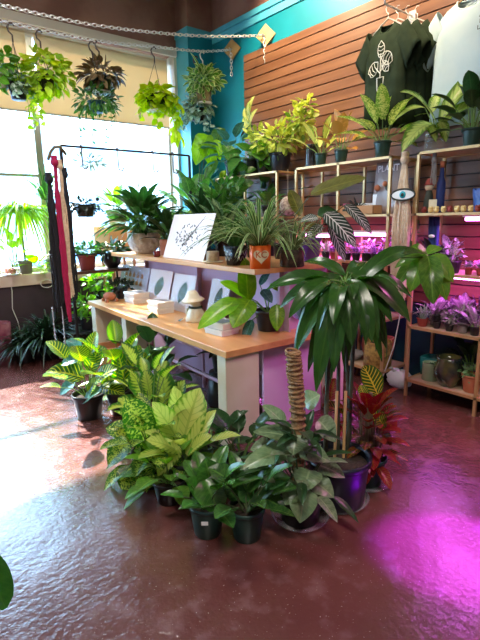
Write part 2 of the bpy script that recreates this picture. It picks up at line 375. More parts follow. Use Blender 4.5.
def trails(g,s,R,n=6,ln=.4,Lf=.05,W=.035,r=.1,z=.02,step=.035,wob=.03,a=.4,b=.8):
    for i in range(n):
        th=R.uniform(0,6.28); l=ln*R.uniform(.5,1.1)
        p=V((math.cos(th)*r,math.sin(th)*r,z)); pts=[V((0,0,z)),p.copy()]
        out=V((math.cos(th),math.sin(th),0))*.03
        k=0
        while k<l:
            p=p+V((R.uniform(-wob,wob)*.4,R.uniform(-wob,wob)*.4,-step))+out*max(0,.5-k*4); pts.append(p.copy()); k+=step
            d=V((R.uniform(-1,1),R.uniform(-1,1),R.uniform(-.9,.2))).normalized(); q=Lf*R.uniform(.7,1.15)
            g.leaf(p,p+d*q,1.2*W*R.uniform(.8,1.1),(math.cos(th)+R.uniform(-.5,.5),math.sin(th)+R.uniform(-.5,.5),.5),.1,.25,a,b,n=4,m=2,R=R)
        s.tube(pts,.0018,4)
def plant(name,label,cat,loc,rt,h,pm,style,lm,fol,stemm=None,group=None,seed=None,nopot=False,rb=None,solar=None):
    t=thing(name,label,cat,loc,0,group); R=random.Random(seed if seed is not None else label)
    zs=0 if nopot else pot(t,rt,h,pm,style,rb)
    g=G();s=G(); fol(g,s,R)
    o=g.build('foliage',lm,t,(0,0,zs))
    if s.f: s.build('stem',stemm or M['stem'],t,(0,0,zs))
    return t,zs
def explicit(g,s,root,zs,leaves,D,stemfrom=None,R=random,a=.5,b=.8,fold=.3,arch=.15,wav=.05,sr=.004,pet=True):
    """leaves: (base_px,base_py,tip_px,tip_py,width_m,extra depth at base, extra at tip)"""
    o=V(root)+V((0,0,zs))
    for lf in leaves:
        bx,by,tx,ty,w=lf[:5]; d0=lf[5] if len(lf)>5 else 0; d1=lf[6] if len(lf)>6 else d0
        B=atd(bx,by,D+d0)-o; T=atd(tx,ty,D+d1)-o
        toc=(CAM-(B+o)).normalized(); u=(toc*.55+V((0,0,1))*.8)
        g.leaf(B,T,w*1.3,u,arch,fold,a,b,n=9,m=6,wav=wav,R=R)
        if pet:
            q=V(stemfrom)-o if stemfrom is not None else V((0,0,0))
            s.tube([q,(q+B)/2+V((0,0,.1*(B-q).length)),B],[sr*1.2,sr,sr*.8],5)
# ================================================================== SETTING
YW=5.8; XW=4.02; ZC=4.35; XL=-3.6; YB=-2.6; ZT=3.80
struct(G().box((XL-.2,YB-.2,-.1),(XW+.2,YW+.3,0)).build('floor',M['floor']))
struct(G().box((XL-.2,YB-.2,ZC),(XW+.2,YW+.3,ZC+.1)).build('ceiling',M['ceil']))
w=G(); w.box((XL,YW,0),(XW+.2,YW+.3,.80)); struct(w.build('wall_window_dado',M['dado']))
w=G(); w.box((XL,YW,3.60),(XW+.2,YW+.3,ZC)); w.box((3.64,YW,.80),(XW+.2,YW+.3,3.6)); struct(w.build('wall_window',M['plaster']))
struct(bevel(G().box((XL,YW-.03,.795),(3.62,YW+.28,.925)).build('window_sill',M['sill']),.008))
wf=G()
wf.box((XL,5.98,3.52),(3.64,6.06,3.6)); wf.box((3.57,5.98,.93),(3.64,6.06,3.52)); wf.box((XL,5.98,.93),(3.64,6.06,.98))
for x in (1.80,-.35,-2.4): wf.box((x,5.98,.98),(x+.075,6.06,3.52))
wf.box((3.60,5.80,.93),(3.642,5.98,3.6)); wf.box((XL,5.98,2.02),(1.80,6.03,2.05))
wn=struct(wf.build('window_1',M['frame']))
G().box((XL,6.015,.98),(3.6,6.022,3.52)).build('window_glass',M['glass'],wn)
struct(G().box((XL,5.76,3.57),(3.62,5.80,3.66)).build('trim_1',M['frame']))
# roller blind
bl=thing('roller_blind','long cream roller blind pulled part way down over the shop window','blind',(0,0,0))
g=G(); 
for x0,x1 in ((XL+.05,1.79),(1.88,3.56)): g.box((x0,5.93,2.72),(x1,5.934,3.55))
g.build('blind_fabric',M['blind'],bl)
g=G()
for x0,x1 in ((XL+.05,1.79),(1.88,3.56)): g.tube([(x0,5.93,2.72),(x1,5.93,2.72)],.012,8)
g.build('bottom_bar',M['frame'],bl)
# corner column and right wall
w=G(); w.box((3.64,5.52,0),(XW,YW,3.80)); struct(w.build('wall_corner_column',M['teal']))
struct(G().box((3.637,5.52,.9),(3.64,YW,3.80)).build('trim_2',M['tealight']))
struct(G().box((3.62,5.50,3.78),(XW,YW,3.86)).build('trim_3',M['tealight']))
struct(G().box((3.64,5.52,3.86),(XW+.2,YW,ZC)).build('wall_corner_upper',M['plaster']))
struct(G().box((XW,YB,0),(XW+.2,5.52,3.80)).build('wall_right',M['teal']))
struct(G().box((XW,YB,3.80),(XW+.2,5.52,ZC)).build('wall_right_upper',M['plaster']))
tr=G(); tr.box((XW-.02,YB,3.72),(XW,5.5,3.86)); tr.box((XW-.045,YB,3.80),(XW-.02,5.5,3.86)); struct(tr.build('trim_4',M['tealight']))
struct(G().box((XW-.01,YB,0),(XW-.0005,5.5,.72)).build('trim_5',mat('dark_teal_paint',(.004,.045,.06),.55)))
struct(G().box((XL-.2,YB,0),(XL,YW+.3,ZC)).build('wall_left',M['inner']))
struct(G().box((XL,YB-.2,0),(XW,YB,ZC)).build('wall_back',M['inner']))
# slatwall
sl=thing('slatwall_panel','tall brown wooden slatwall panel with horizontal grooves on the right wall','wall panel',(3.95,0,0))
g=G(); g.box((.035,-2.4,.72),(.066,4.80,3.40)); g.build('backing_board',M['slatend'],sl)
g=G(); z=.72; pitch=.1
while z<3.39:
    g.box((0,-2.4,z+.009),(.035,4.80,min(z+pitch-.002,3.40))); z+=pitch
g.build('slats',M['slat'],sl)
# outside
struct(G().box((-30,6.2,-.25),(40,60,-.15)).build('ground_street',M['tarmac']))
def facade(name,label,x0,x1,y,h):
    t=thing(name,label,'building',((x0+x1)/2,y,-.15)); w=(x1-x0)/2
    G().box((-w,0,0),(w,4,h)).build('wall',M['facade'],t)
    for k in range(int(w)):
        for zz in (1.2,4.2):
            G().box((-w+.6+k*2,-.05,zz),(-w+1.6+k*2,.01,zz+1.7)).build('window',M['dglass'],t)
facade('street_building','pale building across the street behind the blue car',-6,14,22,5.5)
def car(x,y,rz,m,label):
    t=thing('parked_car',label,'car',(x,y,-.15),rz)
    def sec(L0,pts,w): 
        g=G(); rows=[[V((a,s*w*(1-.12*(b>.8)),b)) for a,b in pts] for s in (-1,-.8,.8,1)]
        g.quadgrid(rows,True,flat=True); g.poly(rows[0][::-1]); g.poly(rows[-1]); return g
    sec(0,[(-2.1,.3),(-2.15,.7),(-1.6,.85),(-.9,.92),(1.3,.95),(2.05,.85),(2.15,.5),(2.1,.3)],.85).build('body',m,t)
    sec(0,[(-1.0,.92),(-.4,1.35),(.9,1.38),(1.5,.95)],.76).build('cabin',M['dglass'],t)
    for a in (-1.35,1.35):
        for s in (-1,1): G().tube([(a,s*.72,.32),(a,s*.88,.32)],.32,16).build('wheel',M['pblack'],t)
car(4.6,11.5,.05,M['car'],'light blue car parked in the street outside the window')
car(0.0,11.0,.0,mat('blue_paint_deep',(.05,.25,.6),.25,coat=.6),'deeper blue car parked outside at the left of the window')
# ================================================================== CHAINS + HANGING HOOKS
def chain(name,label,pts,tail):
    t=thing(name,label,'chain',pts[-1]); o=V(pts[-1])
    P=[]
    # catmull-ish resample
    for i in range(len(pts)-1):
        a=V(pts[max(i-1,0)]);b=V(pts[i]);c=V(pts[i+1]);d=V(pts[min(i+2,len(pts)-1)])
        n=max(2,int((c-b).length/.012))
        for k in range(n):
            u=k/n; P.append(.5*((2*b)+(c-a)*u+(2*a-5*b+4*c-d)*u*u+(3*b-a-3*c+d)*u**3))
    P.append(V(pts[-1]))
    for k in range(1,int(tail/.012)): P.append(V(pts[-1])+V((-.03,0,-k*.012)))
    g=G(); acc=0; last=P[0]; fl=0
    for p in P[1:]:
        if (p-last).length>=.034:
            t_=(p-last).normalized(); mid=(p+last)/2-o; u=t_.cross(V((0,0,1)));
            if u.length<.1: u=V((0,1,0))
            u.normalize(); w_=u.cross(t_)
            A=(u if fl else w_)*.6+(w_ if fl else -u)*.6; fl=1-fl; A.normalize()
            ring=[mid+t_*math.cos(2*PI*k/8)*.026+A*math.sin(2*PI*k/8)*.014 for k in range(8)]
            g.tube(ring,.0046,5,closed=True); last=p
    g.build('links',M['chain'],t)
    q=G(); Mx=Matrix.Translation((-.012,0,0))@Matrix.Rotation(.5,4,'Z')@Matrix.Rotation(PI/4,4,'X'); q.box((-.012,-.085,-.085),(.012,.085,.085),Mx)
    bevel(q.build('wooden_plaque',M['plaque'],t),.003)
    h=G(); h.tube([(-.02,0,0),(-.05,0,0),(-.06,0,.012)],.005,6); h.build('hook',M['chain'],t)
ch1=[(-2.6,4.5,3.75),(-.4,4.5,3.3),(.4,4.5,3.21),(1.19,4.5,3.208),(2.026,4.5,3.232),(3.12,4.5,3.368),(3.98,4.42,3.522)]
ch2=[(-2.6,4.95,3.6),(-.4,4.95,3.34),(.6,4.95,3.275),(1.295,4.95,3.256),(1.635,4.95,3.247),(2.217,4.95,3.267),(2.865,4.95,3.334),(3.455,4.96,3.402),(3.98,5.04,3.537)]
chain('hanging_chain','upper of the two silver chains across the window, ending at a wooden diamond',ch1,.30)
chain('hanging_chain','lower of the two silver chains, the one all the hanging pots hook onto',ch2,.34)
def ch2z(x):
    for a,b in zip(ch2,ch2[1:]):
        if a[0]<=x<=b[0]: return a[2]+(b[2]-a[2])*(x-a[0])/(b[0]-a[0])
    return 3.3
def hanging(name,label,px,py_pot,rt,h,pm,lm,fol,hookm=None,style='nursery',y=4.95,cat='hanging plant',topz=None,saucer=None,**kw):
    p=at(px,py_pot,y=y); zt=topz if topz else ch2z(p.x)
    t,zs=plant(name,label,cat,(p.x,y,p.z),rt,h,pm,style,lm,fol,**kw)
    H=zt-p.z; hm=hookm or M['hook']
    k=G(); hz=H-.16
    k.tube([(0,0,hz),(0,0,hz+.06),(-.028,0,hz+.085),(-.036,0,hz+.12),(-.018,0,hz+.15),(.012,0,hz+.158),(.024,0,hz+.14)],.0075,6); k.build('hook',hm,t)
    wv=G()
    for q in range(3):
        a=2.1*q+.5; wv.tube([(0,0,hz+.005),(math.cos(a)*rt,math.sin(a)*rt,h*.96)],.0028,4)
    wv.build('hanger_wire',hm,t)
    if saucer: G().lathe([(0,-.012),(rt*.8,-.012),(rt*.95,.012),(rt*.9,.012),(rt*.78,-.004),(0,-.004)],n=20).build('saucer',saucer,t)
    return t
hanging('hanging_pothos','large pale green pothos hanging from the chain in front of the window post',45,92,.10,.15,M['pblack'],L['pothos'],
  lambda g,s,R:(bushy(g,s,R,260,(.25,.25,.19),(0,0,.03),.085,.06,a=.35,fill=.4,flop=.3),trails(g,s,R,7,.42,.06,.045,.13)))
hanging('hanging_pothos','smaller navy hanging pot with silvery leaves, farthest left whole pot on the chain',19,100,.085,.14,M['pnavy'],L['silver'],
  lambda g,s,R:(bushy(g,s,R,90,(.13,.13,.09),(0,0,.02),.06,.045,flop=.4),trails(g,s,R,3,.15,.05,.04,.09)))
hanging('hanging_plant','hanging plant cut by the left edge of the picture, bright green oval leaves',-3,88,.1,.14,M['pwhite'],L['lush'],
  lambda g,s,R:(bushy(g,s,R,110,(.17,.17,.16),(0,0,.06),.10,.055),))
hanging('hanging_calathea','dark bronze leaved plant in a dark green hanging pot, above the paler fern-like one',102,93,.105,.14,M['pgreen'],L['calDark'],
  lambda g,s,R:(bushy(g,s,R,120,(.19,.19,.10),(0,0,.05),.13,.05,flop=.35),trails(g,s,R,2,.18,.09,.045,.14)),stemm=M['dstem'],saucer=M['white'])
t=hanging('hanging_tradescantia','mid green trailing plant in a teal pot, hung directly below the dark bronze one',97,113,.085,.11,mat('teal_plastic',(.01,.09,.11),.4),L['green'],
  lambda g,s,R:(bushy(g,s,R,260,(.23,.23,.12),(0,0,.02),.075,.026,flop=.4),trails(g,s,R,9,.42,.045,.02,.17,step=.06)),topz=3.24,y=4.93)
hanging('hanging_pothos','chartreuse philodendron with heart leaves spilling from a dark green hanging pot',157,112,.12,.17,M['pgreen'],L['chart'],
  lambda g,s,R:(bushy(g,s,R,230,(.20,.20,.14),(0,0,.0),.085,.065,a=.35,fill=.5,flop=.6),trails(g,s,R,5,.25,.075,.06,.15),[g.leaf(V((.17+R.uniform(-.05,.05),-.1+R.uniform(-.05,.05),.05-k*.012)),V((.17+R.uniform(-.1,.1),-.1+R.uniform(-.1,.05),-.03-k*.013)),.065,R=R,n=4,m=2) for k in range(40)]),saucer=M['white'])
hanging('hanging_ivy','variegated ivy in a tan hanging pot with white saucer, nearest the teal column',204,104,.105,.19,M['pbrown'],leafm('variegated_ivy_leaf',(.12,.30,.05),(.62,.72,.32),'stripe',tr=.4),
  lambda g,s,R:(bushy(g,s,R,200,(.20,.20,.12),(0,0,.09),.085,.055,flop=.1),trails(g,s,R,5,.28,.05,.04,.13),[g.leaf((R.uniform(-.05,.05),R.uniform(-.05,.05),.1),(R.uniform(-.3,.1),R.uniform(-.2,.1),.25+R.uniform(0,.08)),.03,R=R,n=4,m=2) for k in range(6)]),hookm=M['white'],saucer=M['white'],y=4.97)
hanging('hanging_peperomia','silver grey leaved plant in a dark pot hanging just below the tan potted ivy',198,121,.10,.13,M['pblack'],L['silver'],
  lambda g,s,R:(bushy(g,s,R,110,(.17,.17,.10),(0,0,.02),.09,.065,flop=.5),trails(g,s,R,4,.2,.07,.05,.12)),topz=3.36,y=5.02)
# ================================================================== T-SHIRTS
def tshirt(x,cy,zt,m,label,front=False,blue=False,group=None,sc_=1.,lat=.60):
    t=thing('t_shirt',label,'t-shirt',(x,cy,zt),0,group)
    # local: y lateral, x facing (-x front), z down from shoulders
    n=28; rows=[]
    prof=[(-.70,.265,.045),(-.55,.268,.05),(-.4,.265,.055),(-.25,.262,.06),(-.17,.25,.055),(-.09,.225,.05),(-.04,.17,.04),(-.01,.10,.035)]
    for i,(z,wd,tk) in enumerate(prof):
        rw=[]
        for k in range(n):
            a=2*PI*k/n; c_,s_=math.cos(a),math.sin(a)
            yy=lat*wd*math.copysign(abs(c_)**.8,c_); xx=tk*math.copysign(abs(s_)**.6,s_)
            amp=.012*min(1,(-z)/.35); xx+=amp*math.sin(yy*46+z*5)+.5*amp*math.sin(yy*90+2)
            zz=z
            if i==len(prof)-1 and s_<-.1: zz-=.065*(-s_)
            if i==len(prof)-2 and s_<-.1: zz-=.035*(-s_)
            rw.append(V((xx,yy,zz))*sc_)
        rows.append(rw)
    g=G(); g.quadgrid(rows,True); b=solid(g.build('body',m,t),.003)
    for sg in (-1,1):
        g=G(); r2=[]
        for u in range(6):
            q=u/5; cy_=lat*sg*(.20+.17*q); cz=-.10-.17*q; ww=.088+.008*q; tk=.05-.008*q
            ax=V((0,sg*.45,.89)) if True else None
            rr=[]
            for k in range(16):
                a=2*PI*k/16
                rr.append((V((0,cy_,cz))+ax*ww*math.cos(a)*1.0+V((1,0,0))*tk*math.sin(a)*(1+.15*math.sin(5*a)))*sc_)
            r2.append(rr)
        g.quadgrid(r2,True); solid(g.build('sleeve',m,t),.003)
    g=G(); g.tube([V((.036*math.sin(2*PI*k/20),.1*lat*math.cos(2*PI*k/20),-.008-(.067*max(0,-math.sin(2*PI*k/20)))))*sc_ for k in range(20)],.008,6,closed=True); g.build('collar',m,t)
    return t
def hanger(x,cy,zt,label,m,group=None):
    t=thing('clothes_hanger',label,'hanger',(x,cy,zt),0,group)
    g=G(); g.tube([(0,-.14,-.055),(0,-.06,.0),(0,0,.035),(0,.06,.0),(0,.14,-.055)],.006,6); g.tube([(0,-.13,-.07),(0,.13,-.07)],.005,6); g.build('hanger_body',m,t)
    g=G(); g.tube([(0,0,.03),(0,0,.07),(0,.018,.085),(0,.024,.11),(0,.01,.13),(0,-.01,.125)],.003,6); g.build('hanger_hook',M['chain'],t)
cy=at(388,23,x=3.60).y; zt=at(388,23,x=3.60).z
arm=thing('faceout_arm','chrome display arm on the slatwall holding the green t-shirts','display arm',(3.95,cy,zt+.125))
G().tube([(0,0,0),(-.40,0,-.0),(-.405,0,.03)],.007,8).build('arm',M['chain'],arm)
G().box((-.02,-.03,-.05),(0,.03,.04)).build('bracket',M['chain'],arm)
wh=mat('white_hanger_plastic',(.5,.48,.44),.4)
for i,xx in enumerate((3.60,3.69,3.78,3.87)):
    lb=['dark green t-shirt with white potted monstera drawing, front of the row','second dark green t-shirt, just behind the one with the drawing','third dark green t-shirt from the front of the row','rearmost dark green t-shirt, nearest the slatwall'][i]
    ts=tshirt(xx,cy-.03*i,zt+.01*i,M['shirt'],lb,group='green t-shirts on one display arm',sc_=1.12)
    hanger(xx,cy-.03*i,zt+.01*i,['white hanger inside the front green t-shirt','white hanger inside the second green t-shirt','white hanger inside the third green t-shirt','white hanger inside the rearmost green t-shirt'][i],wh,'white hangers on the display arm')
    if i==0:
        g=G()
        def pl(pts,r=.0026): g.tube([V((-.075-.004*math.cos(p[0]*40),-p[0]*.9,p[1]*1.15-.03)) for p in pts],r,4)
        def lf(cx_,cz_,rx,rz_,ang):
            o=[]
            for k in range(15):
                a=2*PI*k/14; x_=rx*math.cos(a)*(1+.12*math.cos(5*a)); z_=rz_*math.sin(a); o.append((cx_+x_*math.cos(ang)-z_*math.sin(ang),cz_+x_*math.sin(ang)+z_*math.cos(ang)))
            pl(o,.0034)
            for f_ in (-.5,0,.5): pl([(cx_+(f_-.2)*rx*math.cos(ang),cz_+(f_-.2)*rx*math.sin(ang)-.0),(cx_+f_*rx*math.cos(ang)-rz_*.8*math.sin(ang),cz_+f_*rx*math.sin(ang)+rz_*.8*math.cos(ang))],.0028); pl([(cx_+(f_-.2)*rx*math.cos(ang),cz_+(f_-.2)*rx*math.sin(ang)),(cx_+f_*rx*math.cos(ang)+rz_*.8*math.sin(ang),cz_+f_*rx*math.sin(ang)-rz_*.8*math.cos(ang))],.0028)
        lf(.0,-.155,.05,.035,1.57); lf(-.075,-.27,.055,.042,.7); lf(.065,-.22,.055,.042,-.5); lf(.05,-.27,.04,.03,-.9)
        pl([(0,-.18),(0,-.34)],.004); pl([(-.05,-.27),(0,-.31)],.004); pl([(.05,-.24),(0,-.3)],.004)
        pl([(-.035,-.335),(.035,-.335),(.028,-.42),(.0,-.43),(-.028,-.42),(-.035,-.335)],.0034)
        g.build('printed_drawing',M['whiteink'],ts)
pb=at(468,0,x=3.80)
arm=thing('faceout_arm','chrome display arm on the slatwall holding the light blue t-shirt','display arm',(3.95,pb.y-.02,pb.z+.19))
G().tube([(0,0,0),(-.20,0,0),(-.205,0,.03)],.007,8).build('arm',M['chain'],arm)
ts=tshirt(3.80,pb.y-.02,pb.z+.02,M['shirtb'],'light blue t-shirt with small dark lettering at the right edge',sc_=1.25,lat=.8)
hanger(3.80,pb.y-.02,pb.z+.02,'wooden hanger inside the light blue t-shirt',M['bamboo'])
text('chest_lettering','A\nL\nLA',.04,M['ink'],ts,(-.085,-.13,-.22),(PI/2,0,-PI/2))
# ================================================================== GOLD SHELVING
XS=3.5; XD=.38; r_=.011
def unit(name,label,ys,levels,boards):
    t=thing(name,label,'shelving unit',(XS,ys[0],0))
    y0=ys[0]; H=1.98
    for y in ys:
        for x in (0,XD):
            G().box((x-r_,y-y0-r_,0),(x+r_,y-y0+r_,H)).build('post',M['gold'],t)
    for z in levels:
        g=G()
        for x in (0,XD): g.box((x-r_,ys[-1]-y0-r_,z-.02),(x+r_,r_,z))
        for y in ys: g.box((-r_,y-y0-r_,z-.02),(XD+r_,y-y0+r_,z))
        g.build('rail',M['gold'],t)
    for z in boards:
        G().box((r_,ys[-1]-y0+r_,z-.014),(XD-r_,-r_,z-.001)).build('shelf_board',M['whitewood'],t)
    return t
unit('gold_shelving_unit','gold framed shelving unit at the right edge, with the eye ornament on its post',[2.14,1.555,.97],[1.98,1.52,1.06,.61,.15],[1.98,1.52,1.06,.61,.15])
unit('gold_shelving_unit','gold framed shelving unit in the middle of the right wall, with the white box inside',[3.46,2.93,2.39],[1.98,1.52,1.11,.62,.15],[1.98,1.52,1.11,.62,.15])
unit('gold_shelving_unit','gold framed shelving unit farthest left, behind the table plants',[4.80,4.26,3.74],[1.98,1.52,1.08,.62,.15],[1.98,1.52,1.08,.62,.15])
# grow light bars (real lamps)
tube_mat=emit('grow_tube',(1.,.22,.85),14.)
def growbar(x,y0,y1,z,label,e=16.):
    t=thing('grow_light_bar',label,'grow light',(x,(y0+y1)/2,z)); h=abs(y1-y0)/2
    G().box((-.03,-h,0),(.03,h,.018)).build('housing',M['white'],t)
    G().tube([(-.012,-h+.02,-.014),(-.012,h-.02,-.014)],.015,8).build('tube',tube_mat,t)
    ld=bpy.data.lights.new('grow_lamp','AREA'); ld.shape='RECTANGLE'; ld.size=.06; ld.size_y=2*h; ld.energy=e; ld.color=(.8,.13,1.)
    lo=bpy.data.objects.new('grow_lamp',ld); col.objects.link(lo); lo.parent=t; lo.location=(0,0,-.035)
growbar(3.60,1.80,1.25,1.485,'glowing pink grow light bar under the eye ornament shelf at the right edge',12)
growbar(3.72,2.10,1.62,1.03,'pink grow light bar above the pink lit succulents on the right unit',4)
growbar(3.60,2.90,2.45,1.36,'glowing pink grow light bar in the middle unit, right bay',7)
growbar(3.60,3.42,3.0,1.34,'glowing pink grow light bar in the middle unit, left bay',7)
growbar(3.62,4.70,3.8,1.04,'pink grow light bar in the far left gold unit',8)
# ================================================================== TABLE
TA=-math.radians(2.6); TO=V((1.738,2.33,0)); TM=Matrix.Translation(TO)@Matrix.Rotation(TA,4,'Z')
def tw(x,y,z): return TM@V((x,y,z))
tb=thing('display_table','long light wood display table with pale box legs and raised rear shelf','table',TO,TA)
W_=1.16; LT=2.58
bevel(G().box((0,0,.635),(W_,LT,.68)).build('tabletop',M['table'],tb),.004)
for (x0,x1,y0,y1) in ((.015,.29,.03,.13),(.015,.29,LT-.15,LT-.03),(W_-.14,W_-.02,.03,.15),(W_-.14,W_-.02,LT-.15,LT-.03),(.05,.25,1.72,1.82)):
    bevel(G().box((x0,y0,0),(x1,y1,.635)).build('leg',M['tableleg'],tb),.006)
bevel(G().box((.30,.08,1.135),(1.14,2.60,1.17)).build('riser_shelf',M['table'],tb),.003)
for y in (.2,1.35,2.45):
    G().box((.62,y,.68),(1.1,y+.02,1.135)).build('riser_support',M['pinklit'],tb)
G().box((.66,.14,.68),(.675,2.5,1.135)).build('riser_back_panel',M['pinklit'],tb)
G().box((.70,.16,.04),(.715,2.5,.62)).build('lower_back_panel',M['pinklit'],tb)
g=G(); g.tube([(.25,.16,.30),(.25,1.72,.30)],.014,6); g.tube([(.62,.16,.30),(.62,2.4,.30)],.014,6); g.tube([(.5,1.1,.02),(.5,1.1,.6)],.014,6); g.build('stretcher_bar',M['pinkmetal'],tb)
G().box((.40,.12,.0),(.98,.135,.62)).build('end_panel',mat('bright_pink_lit_panel',(.68,.52,.72),.5),tb)  # lighter copy of the board colour, stronger pink light painted in
def pj(p):
    c=RC.transposed()@(V(p)-CAM); return CX+F*c.x/-c.z, CY-F*c.y/-c.z
def tloc(px,x,z):
    lo_,hi_=-.5,5.
    for _ in range(40):
        m=(lo_+hi_)/2
        if pj(tw(x,m,z))[0]>px: lo_=m
        else: hi_=m
    return m
# ---- prints leaning on the riser
def leaning(name,label,px0,px1,pyb,pyt,draw,lx=.5,z=.68,lean=.25,frame=None,cat='art print',sleeve=True):
    # plane: local x const at base -> solve for table local y of left/right
    a=tloc(px0,lx,z); b=tloc(px1,lx,z)
    w=abs(a-b); h=draw['h']; ym=(a+b)/2; xm=lx
    loc=tw(xm,ym,z+.003); t=thing(name,label,cat,loc,TA)
    Mx=Matrix.Rotation(lean,4,'Y')
    G().box((0,-w/2,0),(.004,w/2,h),Mx).build('sheet',draw.get('m',M['paper']),t)
    if sleeve:
        G().box((-.004,-w/2-.006,-.002),(-.0025,w/2+.006,h+.006),Mx).build('plastic_sleeve',M['sleeve'],t)
    g=G(); f=draw.get('f')
    if f: f(g,Mx,w,h); g.build('printed_drawing',draw['ink'],t)
    return t
def dleaf(g,Mx,w,h):
    c=V((-.0012,0,h*.52)); 
    for s in (-1,1):
        pts=[]
        for k in range(9):
            q=k/8; pts.append((q,s*math.sin(PI*q)**.8*w*.20))
        for k in range(8):
            a_=Mx@V((-.0015,pts[k][1]+.18*w*(pts[k][0]-.5)*-1,h*(.2+.62*pts[k][0]))); b_=Mx@V((-.0015,pts[k+1][1]*.8+.18*w*(pts[k+1][0]-.5)*-1,h*(.2+.62*pts[k+1][0])))
            m0=Mx@V((-.0015,.18*w*(.5-pts[k][0]),h*(.2+.62*pts[k][0]))); m1=Mx@V((-.0015,.18*w*(.5-pts[k+1][0]),h*(.2+.62*pts[k+1][0])))
            g.poly([m0,a_,b_,m1])
def dbottles(g,Mx,w,h):
    for r in range(2):
        for k in range(5):
            y=(.28-k*.14)*w; z0=h*(.38+.24*r)
            g.poly([Mx@V((-.0015,y-.045*w,z0)),Mx@V((-.0015,y+.045*w,z0)),Mx@V((-.0015,y+.045*w,z0+.1*h)),Mx@V((-.0015,y+.015*w,z0+.14*h)),Mx@V((-.0015,y+.015*w,z0+.19*h)),Mx@V((-.0015,y-.015*w,z0+.19*h)),Mx@V((-.0015,y-.015*w,z0+.14*h)),Mx@V((-.0015,y-.045*w,z0+.1*h))])
    g.poly([Mx@V((-.0015,w*.3*math.cos(PI*k/10),h*(.06+.18*math.sin(PI*k/10)))) for k in range(11)])
def dplant(g,Mx,w,h):
    R=random.Random(5)
    for k in range(80):
        a=R.uniform(0,6.28); rr=R.uniform(.03,.3)**1; y=w*rr*math.cos(a); z=h*(.47+1.1*rr*math.sin(a))
        b=R.uniform(0,6.28); l=.075*h
        p=V((-.0015,y,z)); q=p+V((0,math.cos(b)*l,math.sin(b)*l)); n_=V((0,-math.sin(b),math.cos(b)))*l*.22
        g.poly([Mx@p,Mx@((p+q)/2+n_),Mx@q,Mx@((p+q)/2-n_)])
    for k in range(3):
        g.tube([Mx@V((-.002,w*.1-k*.02,h*.3)),Mx@V((-.002,-w*.1,h*.6)),Mx@V((-.002,-w*(.3-.05*k),h*(.95-.1*k)))],.0012,4)
leaning('art_print','lavender print of orange bottles in a sleeve, leaning at the table far end',118,145,(297,302),260,dict(h=.33,ink=M['orangeink'],f=dbottles,m=mat('lavender_paper',(.5,.42,.47),.6)),lx=.50)
leaning('art_print','sleeved print of one broad dark leaf, leaning beside the orange bottles print',146,167,(301,308),262,dict(h=.34,ink=M['greenink'],f=dleaf),lx=.47)
leaning('art_print','sleeved print of one narrow green leaf, leaning just left of the hatted figurine',169,190,(306,316),266,dict(h=.34,ink=M['greenink'],f=dleaf),lx=.44)
leaning('art_print','sleeved pale print leaning just right of the hatted figurine',206,224,(318,322),272,dict(h=.33,ink=M['greenink'],f=dleaf),lx=.52)
leaning('art_print','large white botanical line drawing leaning on the riser shelf beside the white pot',163,203,(258,264),210,dict(h=.40,ink=M['ink'],f=dplant),lx=.38,z=1.17,sleeve=False,lean=.35)
# ---- small boxes
def stack(px,py,n,labels,rz=0,s=(.13,.19,.048)):
    p=at(px,py,z=.68)
    for k in range(n):
        t=thing('gift_box',labels[k],'box',(p.x,p.y,.681+k*(s[2]+.0015)),TA+rz+.05*k,'white boxes on the table')
        bevel(G().box((-s[0]/2,-s[1]/2,0),(s[0]/2,s[1]/2,s[2]*.6)).build('box_base',M['cutebox'],t),.002)
        ld_=bevel(G().box((-s[0]/2-.005,-s[1]/2-.005,s[2]*.55),(s[0]/2+.005,s[1]/2+.005,s[2]-.001)).build('lid',M['cutebox'],t),.002)
        G().box((-s[0]/2+.02,-s[1]/2+.025,s[2]-.001),(s[0]/2-.02,s[1]/2-.025,s[2]+.0003)).build('lid_label',M['boxlid'],ld_)
stack(137,302,2,['lower white box of the farther stack on the tabletop','upper white box of the farther stack on the tabletop'],.0,(.17,.22,.052))
stack(161,312,2,['lower white box of the stack just left of the hatted figurine','upper white box of the stack just left of the hatted figurine'],-.05,(.16,.21,.052))
stack(222,333,2,['lower white box of the near stack under the lime leaves','upper white box of the near stack under the lime leaves'],.1,(.16,.20,.045))
# ---- hatted figurine
p=at(196,321,z=.68); fg=thing('hatted_figurine','cream ceramic figurine wearing a wide hat on the tabletop','figurine',(p.x,p.y,.68),TA)
g=G(); g.lathe([(0,0),(.085,0),(.09,.02),(.07,.07),(.05,.11),(.04,.14),(.045,.17),(.05,.19),(.03,.22),(0,.225)],n=20); g.ball((-.05,.0,.17),.03,sc_=(1.5,.8,.55)); g.build('body',M['cream'],fg)
g=G(); g.lathe([(0,.175),(.09,.172),(.097,.18),(.085,.19),(.06,.20),(.05,.235),(.035,.255),(0,.26)],n=20,M=Matrix.Rotation(-.12,4,'Y')); g.build('hat',M['cream'],fg)
for s in (-1,1): G().ball((-.02,s*.07,.07),.04,sc_=(.9,.5,1.1)).build('wing',M['cream'],fg)
G().lathe([(.05,.115),(.058,.112),(.056,.125),(.045,.128)],n=18).build('scarf',M['ink'],fg)
# ---- turtle pot
p=at(110,301,z=.68); tt=thing('turtle_planter','small terracotta turtle shaped dish at the far corner of the table','planter',(p.x,p.y,.68),TA)
g=G(); g.ball((0,0,.05),.075,sc_=(.9,1.1,.6)); g.build('shell',M['pterra'],tt)
g=G(); g.ball((0,.095,.05),.026); g.build('head',M['pterra'],tt)
for a,b in ((-.05,-.06),(-.05,.06),(.05,-.06),(.05,.06)): G().lathe([(0,0),(.018,0),(.016,.03),(0,.035)],c=(a,b,0),n=8).build('leg',M['pterra'],tt)
